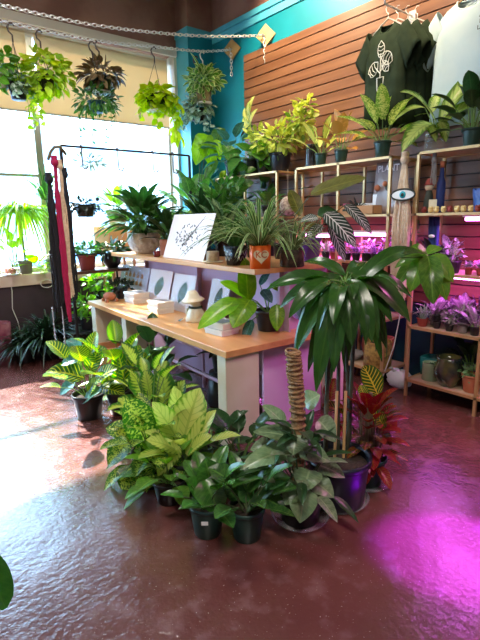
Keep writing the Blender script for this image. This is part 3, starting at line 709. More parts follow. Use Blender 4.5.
# ---- table plant: lime philodendron (explicit leaves)
def lp(px,py,z): q=at(px,py,z=z); return (q.x,q.y,z)
loc=lp(268,330,.68); D=depth(loc)
R=random.Random(11)
t=thing('lime_philodendron','bright lime leaved philodendron in a black pot at the near corner of the tabletop','potted plant',loc)
zs=pot(t,.10,.155,M['pblack'],'nursery')
g=G();s=G()
explicit(g,s,loc,zs,[(248,300,245,258,.11,-.05,-.12),(246,296,220,282,.09,-.05,-.1)],D,R=R,a=.4,b=.7,fold=.2)
explicit(g,s,loc,zs,[(238,300,198,329,.13,-.1,-.2),(250,300,233,328,.15,-.12,-.22),(270,285,298,297,.07,-.05,-.05),(277,305,277,331,.09,-.12,-.16)],D,R=R,a=.42,b=.7,fold=.2,arch=.08)
g.build('lime_foliage',L['lemonL'],t,(0,0,zs))
g=G()
explicit(g,s,loc,zs,[(252,320,243,346,.06,-.1,-.14),(262,290,272,303,.07,-.1,-.12),(285,300,300,320,.10,0,0),(260,285,270,272,.05)],D,R=R,fold=.2)
g.build('dark_foliage',L['blueg'],t,(0,0,zs)); s.build('stem',M['stem'],t,(0,0,zs))
# ---- riser shelf plants (z=1.17)
ZR=1.17
def rl(px,x): return tuple(tw(x,tloc(px,x,ZR),ZR))
def lily(g,s,R):
    rosette(g,s,R,80,.30,.065,(.35,1.5),.22,.25,a=.6,b=.85,droop=.75,spread=.05,up=.08); bushy(g,s,R,90,(.20,.20,.13),(0,0,.14),.17,.045,a=.7,b=.9,fill=.3,stems=4,seg=6)
    for k in range(3):
        th=[2.6,.5,3.8][k]; h=[.50,.40,.46][k]; e=V((math.cos(th)*.1,math.sin(th)*.1,h)); s.tube([(0,0,0),e*.5,e],.003,4)
lo=rl(145,.50)
t,zs=plant('peace_lily','peace lily with dark leaves in a white textured bowl on the riser shelf','potted plant',lo,.165,.21,M['pwhite'],'bowl',L['lily'],lily)
for k in range(3):
    th=[2.6,.5,3.8][k]; h=[.50,.40,.46][k]; e=V((math.cos(th)*.1,math.sin(th)*.1,h)); g=G(); g.leaf(e,e+V((.02,0,.1)),.05,(1,0,.3),.1,.5); g.build('spathe',L['petal'],t,(0,0,zs))
plant('potted_croton','dark leaved plant in an orange patterned pot behind the white drawing','potted plant',rl(169,.58),.085,.15,M['pterra'],'cyl',L['dark'],
  lambda g,s,R:rosette(g,s,R,26,.22,.055,(.3,1.4),.08,.12,a=.7,b=.8,up=.08))
p=rl(157,.36); t=thing('glass_votive','small dark red glass votive beside the white textured bowl','candle holder',p)
G().lathe([(0,0),(.025,0),(.032,.01),(.034,.055),(.03,.055),(.027,.012),(0,.01)],n=16).build('glass',mat('red_glass',(.12,.01,.01),.1),t)
p=rl(213,.40); t=thing('lidded_jar','small tan jar standing on a pale saucer on the riser shelf','jar',p)
G().lathe([(0,.012),(.045,.012),(.05,.02),(.05,.085),(.044,.09),(0,.09)],n=20).build('jar_body',M['pbrown'],t)
G().lathe([(0,0),(.06,0),(.085,.01),(.082,.014),(.05,.01),(0,.009)],n=20).build('saucer',M['cream'],t)
def ball_foliage(k=1): return lambda g,s,R:bushy(g,s,R,80,(.12*k,.12*k,.1*k),(0,0,.08*k),.07,.03)
t,zs=plant('potted_spider_plant','grassy plant in a black pot with white swirls on the riser shelf','potted plant',rl(236,.42),.072,.14,M['pblack'],'square',L['grass'],
  lambda g,s,R:grass(g,s,R,80,.42,.018,(.2,1.4),.35))
g=G()
for zz in (.05,.09): g.tube([(-.073,-.04+.008*k,zz+.018*math.sin(k*1.4)) for k in range(11)],.002,4); g.tube([(-.04+.008*k,-.073,zz+.018*math.sin(k*1.4)) for k in range(11)],.002,4)
g.build('swirl_pattern',M['whiteink'],t)
t,zs=plant('potted_spider_plant','spider plant in a square orange pot with the KC heart on the riser shelf','potted plant',rl(260,.40),.070,.155,M['porange'],'square',L['spider'],
  lambda g,s,R:(grass(g,s,R,120,.56,.02,(.2,1.45),.38),),rb=.066)
# heart with letters on the face turned to the camera
ha=math.atan2(t.location.y,t.location.x)  # direction from camera
t.rotation_euler=(0,0,-.6)
he=[]; 
for k in range(40):
    a=2*PI*k/40; he.append((.0036*16*math.sin(a)**3*.95,.0034*(13*math.cos(a)-5*math.cos(2*a)-2*math.cos(3*a)-math.cos(4*a))))
g=G(); cz=.085
Mf=Matrix.Translation((0,-.0715,cz))@Matrix.Rotation(-.055,4,'X')
g.poly([Mf@V((x*.95,-.0022,y*.95)) for x,y in he]); g.poly([Mf@V((x*.95,-.0018,y*.95)) for x,y in he][::-1])
g.build('heart_emblem',mat('cream_emblem',(.72,.62,.40),.5),t)
text('emblem_lettering','KC',.058,mat('orange_lettering',(.55,.10,.01),.5),t,(0,-.0748,cz+.008),(PI/2-.055,0,0),sx=1.0)
plant('potted_spider_plant','thin leaved grassy plant in a low wide dark glass pot on the riser shelf','potted plant',rl(292,.62),.085,.12,mat('smoked_glass_pot',(.03,.025,.022),.12,c2=(.09,.06,.04),ns=20),'cyl',L['spider'],
  lambda g,s,R:(grass(g,s,R,60,.40,.014,(.2,1.4),.4)))
lo=tw(.98,.26,ZR); D=depth(lo)
t=thing('prayer_plant','white veined prayer plant in a purple black pot, near end of the riser shelf','potted plant',lo)
zs=pot(t,.085,.18,M['ppurple'],'nursery'); g=G();s=G(); R=random.Random(4)
explicit(g,s,lo,zs,[(325,213,356,248,.13,-.1,-.15),(345,205,372,235,.09,.0,.0),(322,225,305,245,.08),(330,225,345,262,.08,.02,.02),(318,218,300,222,.08)],D,R=R,a=.45,b=.75,fold=.15)
g.build('foliage',L['white'],t,(0,0,zs)); s.build('stem',M['dstem'],t,(0,0,zs))
g=G(); s2=G()
explicit(g,s2,lo,zs,[(318,215,338,212,.11,.0,.0),(300,190,308,187,.01)],D,R=R,fold=.2); g.build('dark_foliage',L['dark'],t,(0,0,zs))
# big olive leaf rising behind (rubber plant)
lo=tw(1.0,.62,ZR); D=depth(lo)
t=thing('rubber_plant','plant with one very large olive bronze leaf above the riser shelf','potted plant',lo)
zs=pot(t,.07,.13,M['pblack'],'nursery'); g=G();s=G(); R=random.Random(9)
explicit(g,s,lo,zs,[(311,194,366,178,.15,-.25,-.38),(300,215,290,190,.09,0,.05),(306,225,322,232,.08)],D,R=R,a=.5,b=.6,fold=.15,arch=.05)
g.build('foliage',L['bronze'],t,(0,0,zs)); s.build('stem',M['dstem'],t,(0,0,zs))
# plants at the back of the riser (dense mass 180-260 x 170-250)
def back(name,label,x,y,rt,h,pm,lm,fol,z=ZR,**k): q=tw(x,y,z); return plant(name,label,'potted plant',q,rt,h,pm,'nursery',lm,fol,**k)
back('potted_dracaena','tall strappy dark plant standing at the back of the riser behind the white drawing',.95,1.75,.09,.15,M['pgreen'],L['dark'],
  lambda g,s,R:rosette(g,s,R,30,.38,.06,(.3,1.5),.05,.15,a=.4,b=.9,droop=.5,up=.2))
back('potted_aglaonema','dark plant with grey green patterned leaves behind the small tan jar',.85,1.25,.085,.14,M['pblack'],leafm('grey_green_pattern_leaf',(.03,.09,.03),(.2,.3,.14),'center',tr=.25,q=.45),
  lambda g,s,R:rosette(g,s,R,28,.24,.07,(.1,1.4),.14,.12,up=.06))
back('potted_fern','arching grassy green plant between the white drawing and the orange pot',.95,.92,.08,.14,M['pblack'],L['grass'],
  lambda g,s,R:grass(g,s,R,70,.42,.02,(.3,1.45),.35))
back('potted_dieffenbachia','yellow green mottled leaves just right of the orange patterned pot',.92,2.05,.08,.14,M['pgrey'],L['dieffs'],
  lambda g,s,R:rosette(g,s,R,20,.2,.07,(.2,1.3),.12,.12,up=.05))
back('potted_anthurium','broad leaved green plant at the far end of the riser shelf',.85,2.42,.085,.15,M['pgreen'],L['green'],
  lambda g,s,R:rosette(g,s,R,24,.22,.08,(.3,1.4),.16,.12))
# ================================================================== CORNER PLANTS (behind the table)
def stool(x,y,h,label,s=.17,name='plant_stool',m='crate'):
    t=thing(name,label,'stool',(x,y,0)); bevel(G().box((-s,-s,h-.03),(s,s,h)).build('seat',M[m],t),.004)
    for a in (-1,1):
        for b in (-1,1): G().box((a*(s-.02)-.015,b*(s-.02)-.015,0),(a*(s-.02)+.015,b*(s-.02)+.015,h-.03)).build('leg',M[m],t)
    return t
stool(3.22,4.85,1.15,'tall wooden plant stand in the corner under the split leaf plant',.15)
lo=(3.22,4.85,1.15); D=depth(lo)
t=thing('monstera','split leaf monstera with a bright lime leaf in front of the teal column','potted plant',lo); zs=pot(t,.12,.2,M['pblack']); g=G();s=G(); R=random.Random(3)
explicit(g,s,lo,zs,[(202,143,214,168,.17),(208,135,196,165,.20),(214,140,220,160,.1),(220,180,232,170,.1)],D,R=R,a=.35,b=.6,wav=.15)
g.build('lime_foliage',L['lime'],t,(0,0,zs)); g=G()
explicit(g,s,lo,zs,[(222,128,214,150,.14,.1),(236,165,222,145,.16,.1),(205,175,192,205,.12),(215,190,225,215,.14),(200,180,210,215,.12),(225,175,245,195,.16),(216,160,206,182,.12),(195,205,188,180,.10)],D,R=R,a=.4,b=.6,wav=.1)
rosette(g,s,R,26,.28,.12,(.2,1.4),.35,.12,up=.15)
g.build('foliage',L['green'],t,(0,0,zs)); s.build('stem',M['dstem'],t,(0,0,zs))
stool(2.95,4.0,1.0,'tall wooden plant stand behind the table carrying the bushy fig',.15)
plant('bushy_fig','dense dark green bushy plant behind the white drawing','potted plant',(2.95,4.0,1.001),.12,.2,M['pblack'],'nursery',L['green'],lambda g,s,R:(bushy(g,s,R,260,(.24,.24,.36),(0,0,.42),.10,.05,fill=.2),rosette(g,s,R,20,.3,.07,(.4,1.4),.3,.15,up=.2)))
def onL(px,y,x=3.62): # a spot on the top of the far left gold unit
    return (x,y,1.981)
plant('tall_philodendron','large climbing plant with blue green leaves at the left end of the shelf tops','potted plant',onL(0,4.62),.10,.18,M['pblack'],'nursery',L['blueg'],
  lambda g,s,R:(rosette(g,s,R,16,.22,.11,(-.1,1.4),.22,.15,up=.1,droop=.6),trails(g,s,R,6,.7,.13,.07,.15,step=.08,wob=.08)))
plant('philodendron','broad dark green heart leaved plant drooping over the left gold unit','potted plant',onL(0,4.28),.10,.17,M['pblack'],'nursery',L['green'],
  lambda g,s,R:(rosette(g,s,R,14,.26,.17,(-.3,1.2),.14,.15,a=.35,droop=.8),trails(g,s,R,4,.35,.15,.11,.13,step=.07)))
plant('tall_variegated_plant','tall plant with yellow splashed upright leaves at the slatwall edge','potted plant',onL(0,4.42,3.76),.08,.15,M['pblack'],'nursery',L['yell'],
  lambda g,s,R:(s.tube([(0,0,0),(0,.05,.35),(0,.02,.58)],.008,6),[g.leaf((0,.05,.35+.045*k),(.02*math.cos(k*2.4)-.0,.05+.14*math.sin(k*2.4),.50+.05*k),.09,(-1,0,.3),.2,R=R) for k in range(6)]))
plant('variegated_schefflera','big yellow variegated schefflera bush in a black pot on the shelf tops','potted plant',(3.66,3.86,1.981),.12,.19,M['pnavy'],'nursery',L['scheff'],
  lambda g,s,R:(bushy(g,s,R,260,(.22,.27,.16),(0,.05,.17),.085,.038,fill=.3),bushy(g,s,R,150,(.14,.16,.15),(0,-.28,.30),.08,.036,fill=.2,stems=3),bushy(g,s,R,70,(.12,.14,.12),(0,.36,.22),.08,.036,fill=.2,stems=3),bushy(g,s,R,40,(.1,.1,.1),(0,-.38,.42),.08,.036,fill=.2,stems=2)),stemm=M['bark'])
plant('small_pothos','green leaved plant in a black pot left of the variegated schefflera','potted plant',(3.62,4.08,1.981),.085,.16,M['pblack'],'nursery',L['lush'],
  lambda g,s,R:bushy(g,s,R,40,(.13,.13,.1),(0,.0,.06),.1,.06))
v=thing('tall_black_vase','tall glossy black vase on the shelf tops right of the schefflera','vase',(3.62,3.37,1.981))
G().lathe([(0,0),(.062,0),(.065,.01),(.055,.21),(.058,.215),(.05,.215),(.05,.1),(0,.02)],n=24).build('vase_body',mat('black_gloss',(.02,.022,.025),.08,coat=1.),v)
plant('yellow_ti_plant','yellow green pointed leaf plant in a small green pot, left one of the pair','potted plant',(3.56,3.20,1.981),.058,.11,M['pgreen'],'nursery',L['yell'],
  lambda g,s,R:rosette(g,s,R,11,.21,.055,(.5,1.5),.10,.12,a=.7,b=.8,droop=.15,up=.04))
plant('bronze_ti_plant','bronze and yellow leaved plant in a small green pot, right one of the pair','potted plant',(3.60,2.99,1.981),.062,.12,M['pgreen'],'nursery',L['pinky'],
  lambda g,s,R:rosette(g,s,R,11,.17,.08,(.3,1.5),.12,.12,droop=.2,up=.08))
plant('variegated_dieffenbachia','pale speckled dieffenbachia in a green pot under the green t-shirts','potted plant',(3.56,2.52,1.981),.07,.13,M['pgreen'],'nursery',leafm('pale_speckled_leaf',(.16,.34,.05),(.62,.70,.25),'speckle',tr=.4,q=.56),
  lambda g,s,R:(rosette(g,s,R,16,.26,.075,(.2,1.5),.13,.15,droop=.3,up=.06)))
lo=(3.64,2.10,1.981); D=depth(lo)
t=thing('variegated_philodendron','large arching variegated plant in a clear pot in front of the blue t-shirt','potted plant',lo); zs=pot(t,.07,.14,M['clear'],'cyl')
g=G();s=G(); R=random.Random(8)
explicit(g,s,lo,zs,[(436,122,400,92,.09,-.1,-.25),(432,124,402,152,.12,-.1,-.2),(440,122,486,72,.11,-.1,-.1),(442,124,484,104,.09,-.1,-.15),(445,112,470,100,.08),(432,112,438,95,.07),(440,122,446,142,.07,-.1,-.15),(428,125,436,142,.06,-.1,-.15),(425,108,395,120,.06)],D,R=R,arch=.3,a=.5,b=.7)
g.build('foliage',leafm('lime_edged_leaf',(.12,.27,.03),(.5,.62,.18),'center',tr=.4,q=.6),t,(0,0,zs)); s.build('stem',M['stem'],t,(0,0,zs))
plant('dark_philodendron','dark glossy leaved plant in a green pot at the right edge on the shelf top','potted plant',(3.62,1.80,1.981),.07,.13,M['pgreen'],'nursery',L['dark'],
  lambda g,s,R:rosette(g,s,R,22,.20,.08,(.1,1.4),.16,.15,up=.06))
# ================================================================== MIDDLE UNIT CONTENTS
def on(px,py,z,x=None):
    q=at(px,py,z=z); 
    if x is not None: q=V((x,at(px,py,x=x).y,z))
    return (q.x,q.y,z+.001)
def label_strip(t,w,h,z,y=0,r=.05):
    G().box((-r-.001,-w/2,z),(-r,w/2,z+h)).build('white_label',M['white'],t)
ct=thing('open_cardboard_box','low open cardboard box on the shelf of the middle unit','box',(3.62,2.76,1.521)); 
g=G(); g.box((-.1,-.2,0),(.1,.2,.006)); g.box((-.1,-.2,0),(-.095,.2,.075)); g.box((.095,-.2,0),(.1,.2,.075)); g.box((-.1,-.2,0),(.1,-.195,.075)); g.box((-.1,.195,0),(.1,.2,.075)); g.build('box_walls',M['kraft'],ct)
G().box((-.1015,.04,.03),(-.1,.13,.05)).build('handle_slot',M['ink'],ct)
lo=(3.6,2.82,1.53)
plant('air_plant','dark spiky plant sitting in the open cardboard box','plant',(3.62,2.80,1.528),.04,.05,M['pblack'],'nursery',L['blackl'],lambda g,s,R:grass(g,s,R,16,.15,.02,(.4,1.4),.3))
wb=thing('white_box','white lidded box at the back of the middle unit, behind the cardboard box','box',(3.80,2.80,1.521)); bevel(G().box((-.07,-.09,0),(.07,.09,.09)).build('box_body',M['white'],wb),.003); G().box((-.073,-.093,.08),(.073,.093,.1)).build('lid',M['white'],wb)
pg=thing('number_card','pink card with a white shape standing left of the cardboard box','card',(3.56,2.885,1.521)); G().box((0,-.035,0),(.006,.035,.10)).build('card',M['pink'],pg); g=G(); g.box((-.001,-.012,.03),(0,.012,.06)); g.build('white_shape',M['white'],pg)
# bag with printed front
bgp=thing('printed_plastic_bag','clear printed plastic bag propped behind the right post of the middle unit','bag',(3.66,2.53,1.521),-.1)
g=G(); rows=[]
for i in range(9):
    z=i/8*.44; rows.append([V((-.012-.035*math.sin(PI*i/8)*math.sin(PI*j/6)+.05*(i/8),-.15+.05*j,z)) for j in range(7)])
g.quadgrid(rows); solid(g.build('bag_front',thin('grey_bag_film',(.42,.36,.36),.62,.25,.8),bgp),.002)
g=G(); g.box((-.012,-.14,.02),(.02,.14,.17)); g.build('white_contents',M['white'],bgp)
text('bag_lettering','PLANT',.075,M['paper'],bgp,(.012,.0,.38),(PI/2,0,-PI/2))
g=G(); g.ball((-.05,.06,.22),.028); g.ball((-.06,-.03,.25),.022); g.build('printed_flower',M['pterra'],bgp)
g=G(); g.lathe([(0,0),(.03,0)],n=12,M=Matrix.Translation((-.055,-.06,.22))@Matrix.Rotation(PI/2,4,'Y')); g.build('printed_eye',M['ink'],bgp)
# supporting shelf between the two units for the bag
gsh=thing('bridge_shelf','short gold framed shelf bridging the gap between the middle and right units','shelf',(3.5,2.265,1.50)); G().box((.0,-.115,0),(.3,.115,.018)).build('shelf_board',M['whitewood'],gsh)
# hanging bulbs / dried bouquet in left bay
dr=thing('fabric_gourd','pale patterned hanging gourd in the left bay of the middle unit','ornament',(3.52,3.60,1.62))
g=G(); g.ball((0,0,0),.085,14,10,(1,1,1.15)); g.build('gourd_body',mat('mottled_shell',(.5,.42,.36),.7,c2=(.2,.14,.12),ns=28),dr); g=G(); g.tube([(0,0,.09),(0,0,.36)],.003,4); g.build('cord',M['cordcream'],dr)
R=random.Random(77)
def succulent(x,y,z,label,k,lm,pm,group=None,sc_=1.):
    r=.034*sc_*R.uniform(.9,1.15)
    def fol(g,s,RR):
        if k==0: rosette(g,s,RR,22,.05*sc_,.022*sc_,(.1,1.5),.0,.2,a=.7,b=.5,droop=.1,seg=4,wav=0,z=.01,up=.01)
        elif k==1: grass(g,s,RR,26,.12*sc_,.012,(.4,1.5),.1,seg=4)
        elif k==2: bushy(g,s,RR,60,(.05*sc_,.05*sc_,.05*sc_),(0,0,.05*sc_),.03,.016,stems=4,seg=3)
        else: rosette(g,s,RR,12,.12*sc_,.03*sc_,(.2,1.5),.02,.25,a=.6,b=.7,droop=.3,seg=5)
    t,zs=plant('potted_succulent',label,'succulent',(x,y,z+.001),r,.055*sc_,pm,'nursery',lm,fol,group=group,seed=R.random())
    return t
# right unit, lit shelf z=.61 (crowded)
pal=[('pinks','pink tinged'),('purples','purple'),('succ','green'),('silver','silvery'),('pinks','pale pink'),('blackl','very dark')]
kinds=['rosette','spiky','bushy','arching']
pots_=[('pred','red'),('pblack','black'),('pgrey','grey'),('white','white')]
spots=[(3.56,2.06),(3.57,1.94),(3.56,1.83),(3.57,1.73),(3.56,1.63),(3.58,1.52),(3.56,1.42),(3.68,2.02),(3.69,1.90),(3.68,1.78),(3.70,1.67),(3.69,1.56),(3.80,1.98),(3.80,1.85),(3.81,1.72),(3.80,1.60)]
rowname=['front row','middle row','back row']
def seqlab(i,n): return ['leftmost','second from left','third from left','fourth from left','fifth from left','sixth from left','rightmost'][i]
cnt=[0,0,0]
for i,(x,y) in enumerate(spots):
    rr=0 if x<3.62 else 1 if x<3.75 else 2
    k=[1,0,2,0,3,1,0,3,2,1,0,2,1,3,1,2][i]; pl_=pal[[3,5,0,1,0,1,0,0,0,2,1,0,1,0,1,0][i]]; pp=pots_[[0,1,1,2,1,3,1,2,1,1,3,1,2,1,1,1][i]]
    succulent(x,y,.61,f'{pl_[1]} {kinds[k]} succulent, {pp[1]} pot, {seqlab(cnt[rr],7)} in the {rowname[rr]} under pink light',k,L[pl_[0]],M[pp[0]],'succulents on the pink lit shelf',[1.25,1.,1.1,1.2,1.3,1.3,1.,1.5,1.3,1.5,1.3,1.5,1.6,1.7,1.9,1.7][i]); cnt[rr]+=1
# small pot riser items on z=1.06
for i,(x,y,k,lm,pm,lab,s_) in enumerate([(3.58,2.02,3,'blackl','pblack','dark spiky succulent in a black pot on the shelf below the eye ornament',1.6),(3.60,1.86,2,'pinks','pblack','pale leaved plant in a black pot with a white label on the right unit',1.7),
    (3.72,1.96,3,'silver','pgrey','grey arching succulent behind the black labelled pot on the right unit',1.6),(3.57,1.72,0,'pinks','pred','tiny pink rosette in a red pot, left one of the red pots',.9),(3.57,1.63,0,'pinks','pred','tiny pink rosette in a red pot, right one of the red pots',.9)]):
    t=succulent(x,y,1.06,lab,k,L[lm],M[pm],None,s_)
    if i==1: G().box((-.062,-.022,.03),(-.055,.022,.045)).build('white_label',M['white'],t)
bx=thing('coral_egg_carton','coral pink carton lying on the pink lit shelf at the right edge','carton',(3.72,1.60,1.061),.3)
g=G(); Mx=Matrix.Rotation(.25,4,'X'); g.box((-.06,-.16,.02),(.06,.16,.06),Mx)
for k in range(5): g.box((-.05,-.14+.06*k,.06),(.05,-.11+.06*k,.075),Mx)
bevel(g.build('carton_body',M['pink'],bx),.004)
# z=1.52 shelf of the right unit
fg=thing('navy_wine_tube','navy slim bottle with a pale cap standing on the top bay shelf','bottle',(3.60,2.0,1.521))
G().lathe([(0,0),(.03,0),(.032,.01),(.032,.22),(.018,.27),(.014,.34),(0,.34)],n=16).build('bottle_body',M['bluefab'],fg); G().lathe([(.0,.34),(.017,.335),(.019,.38),(.0,.39)],n=12).build('cap',M['pterra'],fg)
dl=thing('plush_figure','dark handmade figure with a pale face and cap beside the navy bottle','figurine',(3.57,2.08,1.521))
g=G(); g.lathe([(0,0),(.035,0),(.04,.05),(.03,.14),(.02,.17),(0,.175)],n=14); g.build('body',M['ink'],dl); g=G(); g.ball((0,0,.20),.035); g.build('head',M['cream'],dl); g=G(); g.lathe([(.0,.265),(.02,.255),(.036,.22),(.045,.212),(.036,.21)],n=14); g.build('cap',M['pred'],dl)
dl2=thing('cream_tag','cream paper tag leaning on the dark handmade figure','tag',(3.53,2.02,1.521),.2); G().box((0,-.03,0),(.004,.03,.1)).build('tag_card',M['cream'],dl2)
for k in range(11):
    y=2.08-.052*k; c_='pred' if k%4==0 else 'cream'
    b_=thing('paper_flower',('red' if c_=='pred' else 'cream')+' ball flower on the front edge of the shelf below the top bay','ornament',(3.515+.006*(k%2),y,1.521),0,('red' if c_=='pred' else 'cream')+' ball flowers along the shelf edge')
    g=G(); g.ball((0,0,.02),.021,8,5); g.ball((.012,.014,.034),.014,6,4); g.ball((-.01,-.012,.036),.013,6,4); g.build('petals',M[c_] if c_=='pred' else mat('cream_yellow',(.8,.6,.25),.6),b_)
bf=thing('blue_fabric_bundle','shiny blue fabric bundle at the right edge above the grow light','fabric',(3.66,1.62,1.521))
g=G(); rows=[]
for i in range(10): rows.append([V((.07*math.cos(a)*(1-.06*i),.14*math.sin(a)*(1-.07*i)+.012*i,.018*i+.012*math.sin(a*5+i))) for a in [2*PI*k/16 for k in range(16)]])
g.quadgrid(rows,True); g.poly(rows[-1]); g.build('fabric',mat('sky_blue_satin',(.05,.12,.4),.3,sheen=.5),bf)
# bottom shelf right unit z=.15
plant('sage_pot','small sage green pot on the bottom shelf at the left of the right unit','pot',(3.62,2.0,.151),.062,.15,M['psage'],'cyl',L['dark'],lambda g,s,R:bushy(g,s,R,6,(.02,.02,.01),(0,0,0),.02,.01,stems=1))
v=thing('glazed_jar_planter','large dark glazed pot with mottled rim on the bottom shelf','pot',(3.60,1.83,.151)); pot(v,.10,.24,M['pglaze'],'urn')
plant('anthurium','dark leaved plant in a purple glazed pot behind the dark glazed pot','potted plant',(3.74,1.72,.151),.07,.15,M['ppurple'],'bowl',L['dark'],lambda g,s,R:rosette(g,s,R,14,.14,.06,(.2,1.4),.12,.15,up=.04))
plant('terracotta_succulent','green succulent spilling over a pink terracotta pot at the right bottom shelf','succulent',(3.60,1.64,.151),.075,.14,M['pterra'],'nursery',L['succ'],lambda g,s,R:bushy(g,s,R,120,(.08,.08,.05),(0,0,.03),.035,.018,seg=3))
tb2=thing('teal_storage_bin','teal plastic bin at the back of the right unit bottom shelf','bin',(3.76,2.06,.151)); g=G(); g.lathe([(0,0),(.07,0),(.08,.16),(.072,.16),(.062,.01)],n=20,sq=.85); g.build('bin_body',mat('teal_bin',(.01,.16,.17),.4),tb2)
# eye ornament and macrame on the right unit's left post
ey=thing('eye_ornament','painted eye shaped wall ornament hanging on the corner post of the right unit','ornament',(3.42,at(403,195,x=3.42).y,at(403,195,x=3.42).z))
g=G(); o_=[]; 
for k in range(25): a=PI*k/24; o_.append(V((0,.105*math.cos(a),.045*math.sin(a))))
for k in range(1,24): a=PI*k/24; o_.append(V((0,-.105*math.cos(a),-.04*math.sin(a))))
g.poly(o_); g.poly([p+V((-.004,0,0)) for p in o_][::-1]); g.build('eye_white',M['white'],ey)
g=G(); g.tube([p+V((-.004,0,0)) for p in o_],.007,6,closed=True); g.build('black_outline',M['ink'],ey)
g=G(); g.lathe([(0,.005),(.026,.004),(.028,0)],n=20,M=Matrix.Translation((-.006,0,.002))@Matrix.Rotation(-PI/2,4,'Y')); g.build('iris',M['tealtie'],ey)
g=G(); g.lathe([(0,.008),(.013,.007),(.014,.004)],n=14,M=Matrix.Translation((-.006,0,.002))@Matrix.Rotation(-PI/2,4,'Y')); g.build('pupil',M['ink'],ey)
def strands(name,label,x,y,z0,z1,m,n=14,sp=.05,r=.006,twist=True,cat='macrame hanging',parts=True,wob=.01,sx=.02):
    t=thing(name,label,cat,(x,y,z0)); R=random.Random(label); g=G()
    for k in range(n):
        a=R.uniform(-sp,sp); b=R.uniform(-sx,sx); ln=(z0-z1)*R.uniform(.88,1.0)
        pts=[V((b*min(1,q*2.5)+R.uniform(-wob,wob)*.5,a*min(1,q*2.5)+R.uniform(-wob,wob)*.5,-q*ln)) for q in [i/9 for i in range(10)]]
        g.tube(pts,r*R.uniform(.8,1.2),5)
    g.build('cords',m,t)
    g=G(); g.tube([(0,0,.02),(0,0,-.04)],r*3.2,8); g.ball((0,0,-.04),r*4.2,8,6); g.build('knot',m,t)
    return t
strands('macrame_hanging','cream macrame strands hanging from the top left corner of the right unit',3.46,2.235,1.97,.80,M['cordcream'],48,.075,.009,sx=.02)
strands('macrame_hanging','thin grey macrame cord hanging inside the top bay beside the figure',3.55,2.04,1.95,1.72,M['pgrey'],7,.02,.005)
nv=thing('navy_scarf','navy blue scarf with a silver clip hanging below the eye ornament','scarf',(3.60,2.04,1.49)); g=G(); rows=[]
for i in range(10): rows.append([V((.012*math.sin(j*1.9+i*.3),-.045+.009*j,-.032*i)) for j in range(11)])
g.quadgrid(rows); solid(g.build('scarf_cloth',M['bluefab'],nv),.004); g=G(); g.ball((-.02,0,-.15),.014,sc_=(.5,2,1)); g.build('clip',M['white'],nv)
# middle unit lit shelf z=1.11
for i,(x,y,k,lm,pm,lab,s_) in enumerate([(3.57,2.86,2,'pinks','pblack','pink lit bushy seedling, leftmost in the right bay of the middle unit',1.),(3.57,2.76,0,'purples','pblack','purple rosette, second in the right bay of the middle unit',1.1),(3.58,2.65,2,'pinks','pblack','pink lit bushy seedling in the middle of the right bay',1.2),(3.58,2.55,1,'purples','pblack','spiky purple seedling, fourth in the right bay of the middle unit',1.2),(3.58,2.46,2,'purples','pgrey','purple bushy seedling beside the right post of the middle unit',1.3),
   (3.56,3.36,0,'pinks','pblack','pink rosette at the left end of the left bay',1.1),(3.56,3.24,2,'pinks','pred','pink bushy succulent in a red pot in the left bay',1.1),(3.57,3.12,1,'succ','pblack','green spiky succulent in the left bay of the middle unit',1.1),(3.57,3.02,0,'purples','pred','purple rosette in a red pot beside the middle post',1.)]):
    succulent(x,y,1.11,lab,k,L[lm],M[pm],'seedlings under the grow lights of the middle unit',s_*1.1)
plant('leafy_cutting','thin leaved dark plant beside the right post of the middle unit under its first shelf','potted plant',(3.64,2.27,1.11),.04,.07,M['clear'],'cyl',L['green'],lambda g,s,R:bushy(g,s,R,26,(.09,.07,.13),(0,0,.2),.05,.025),nopot=False)
gs2=thing('bridge_shelf','lower short shelf bridging the middle and right units, under the glass cutting jar','shelf',(3.5,2.265,1.09)); G().box((.0,-.115,0),(.3,.115,.018)).build('shelf_board',M['whitewood'],gs2)
# middle unit bottom: baskets, bowls, terracotta
bk=thing('gold_basket','gold woven basket planter beside the right post of the middle unit','basket',(3.66,2.47,.151)); pot(bk,.125,.24,M['basket'],'cyl'); bk.location=(3.62,2.52,.151)
bw=thing('grey_bowl','grey stoneware bowl on the bottom shelf of the middle unit','bowl',(3.62,2.80,.151)); G().lathe([(0,0),(.05,0),(.06,.01),(.12,.07),(.115,.07),(.05,.015),(0,.012)],n=24).build('bowl_body',M['pgrey'],bw)
for i,(x,y,pm,lab,rt,h) in enumerate([(3.78,2.72,'pred','red round pot behind the grey bowl, left one of two',.08,.2),(3.78,2.55,'pterra','red round pot behind the gold basket, right one of two',.08,.24),(3.68,2.98,'pgrey','grey cylinder pot on the bottom shelf left of the grey bowl',.075,.15),(3.64,3.15,'white','white pot on the bottom shelf at the left bay of the middle unit',.07,.13)]):
    v=thing('empty_pot',lab,'pot',(x,y,.151)); pot(v,rt,h,M[pm],'bowl' if i<2 else 'cyl')
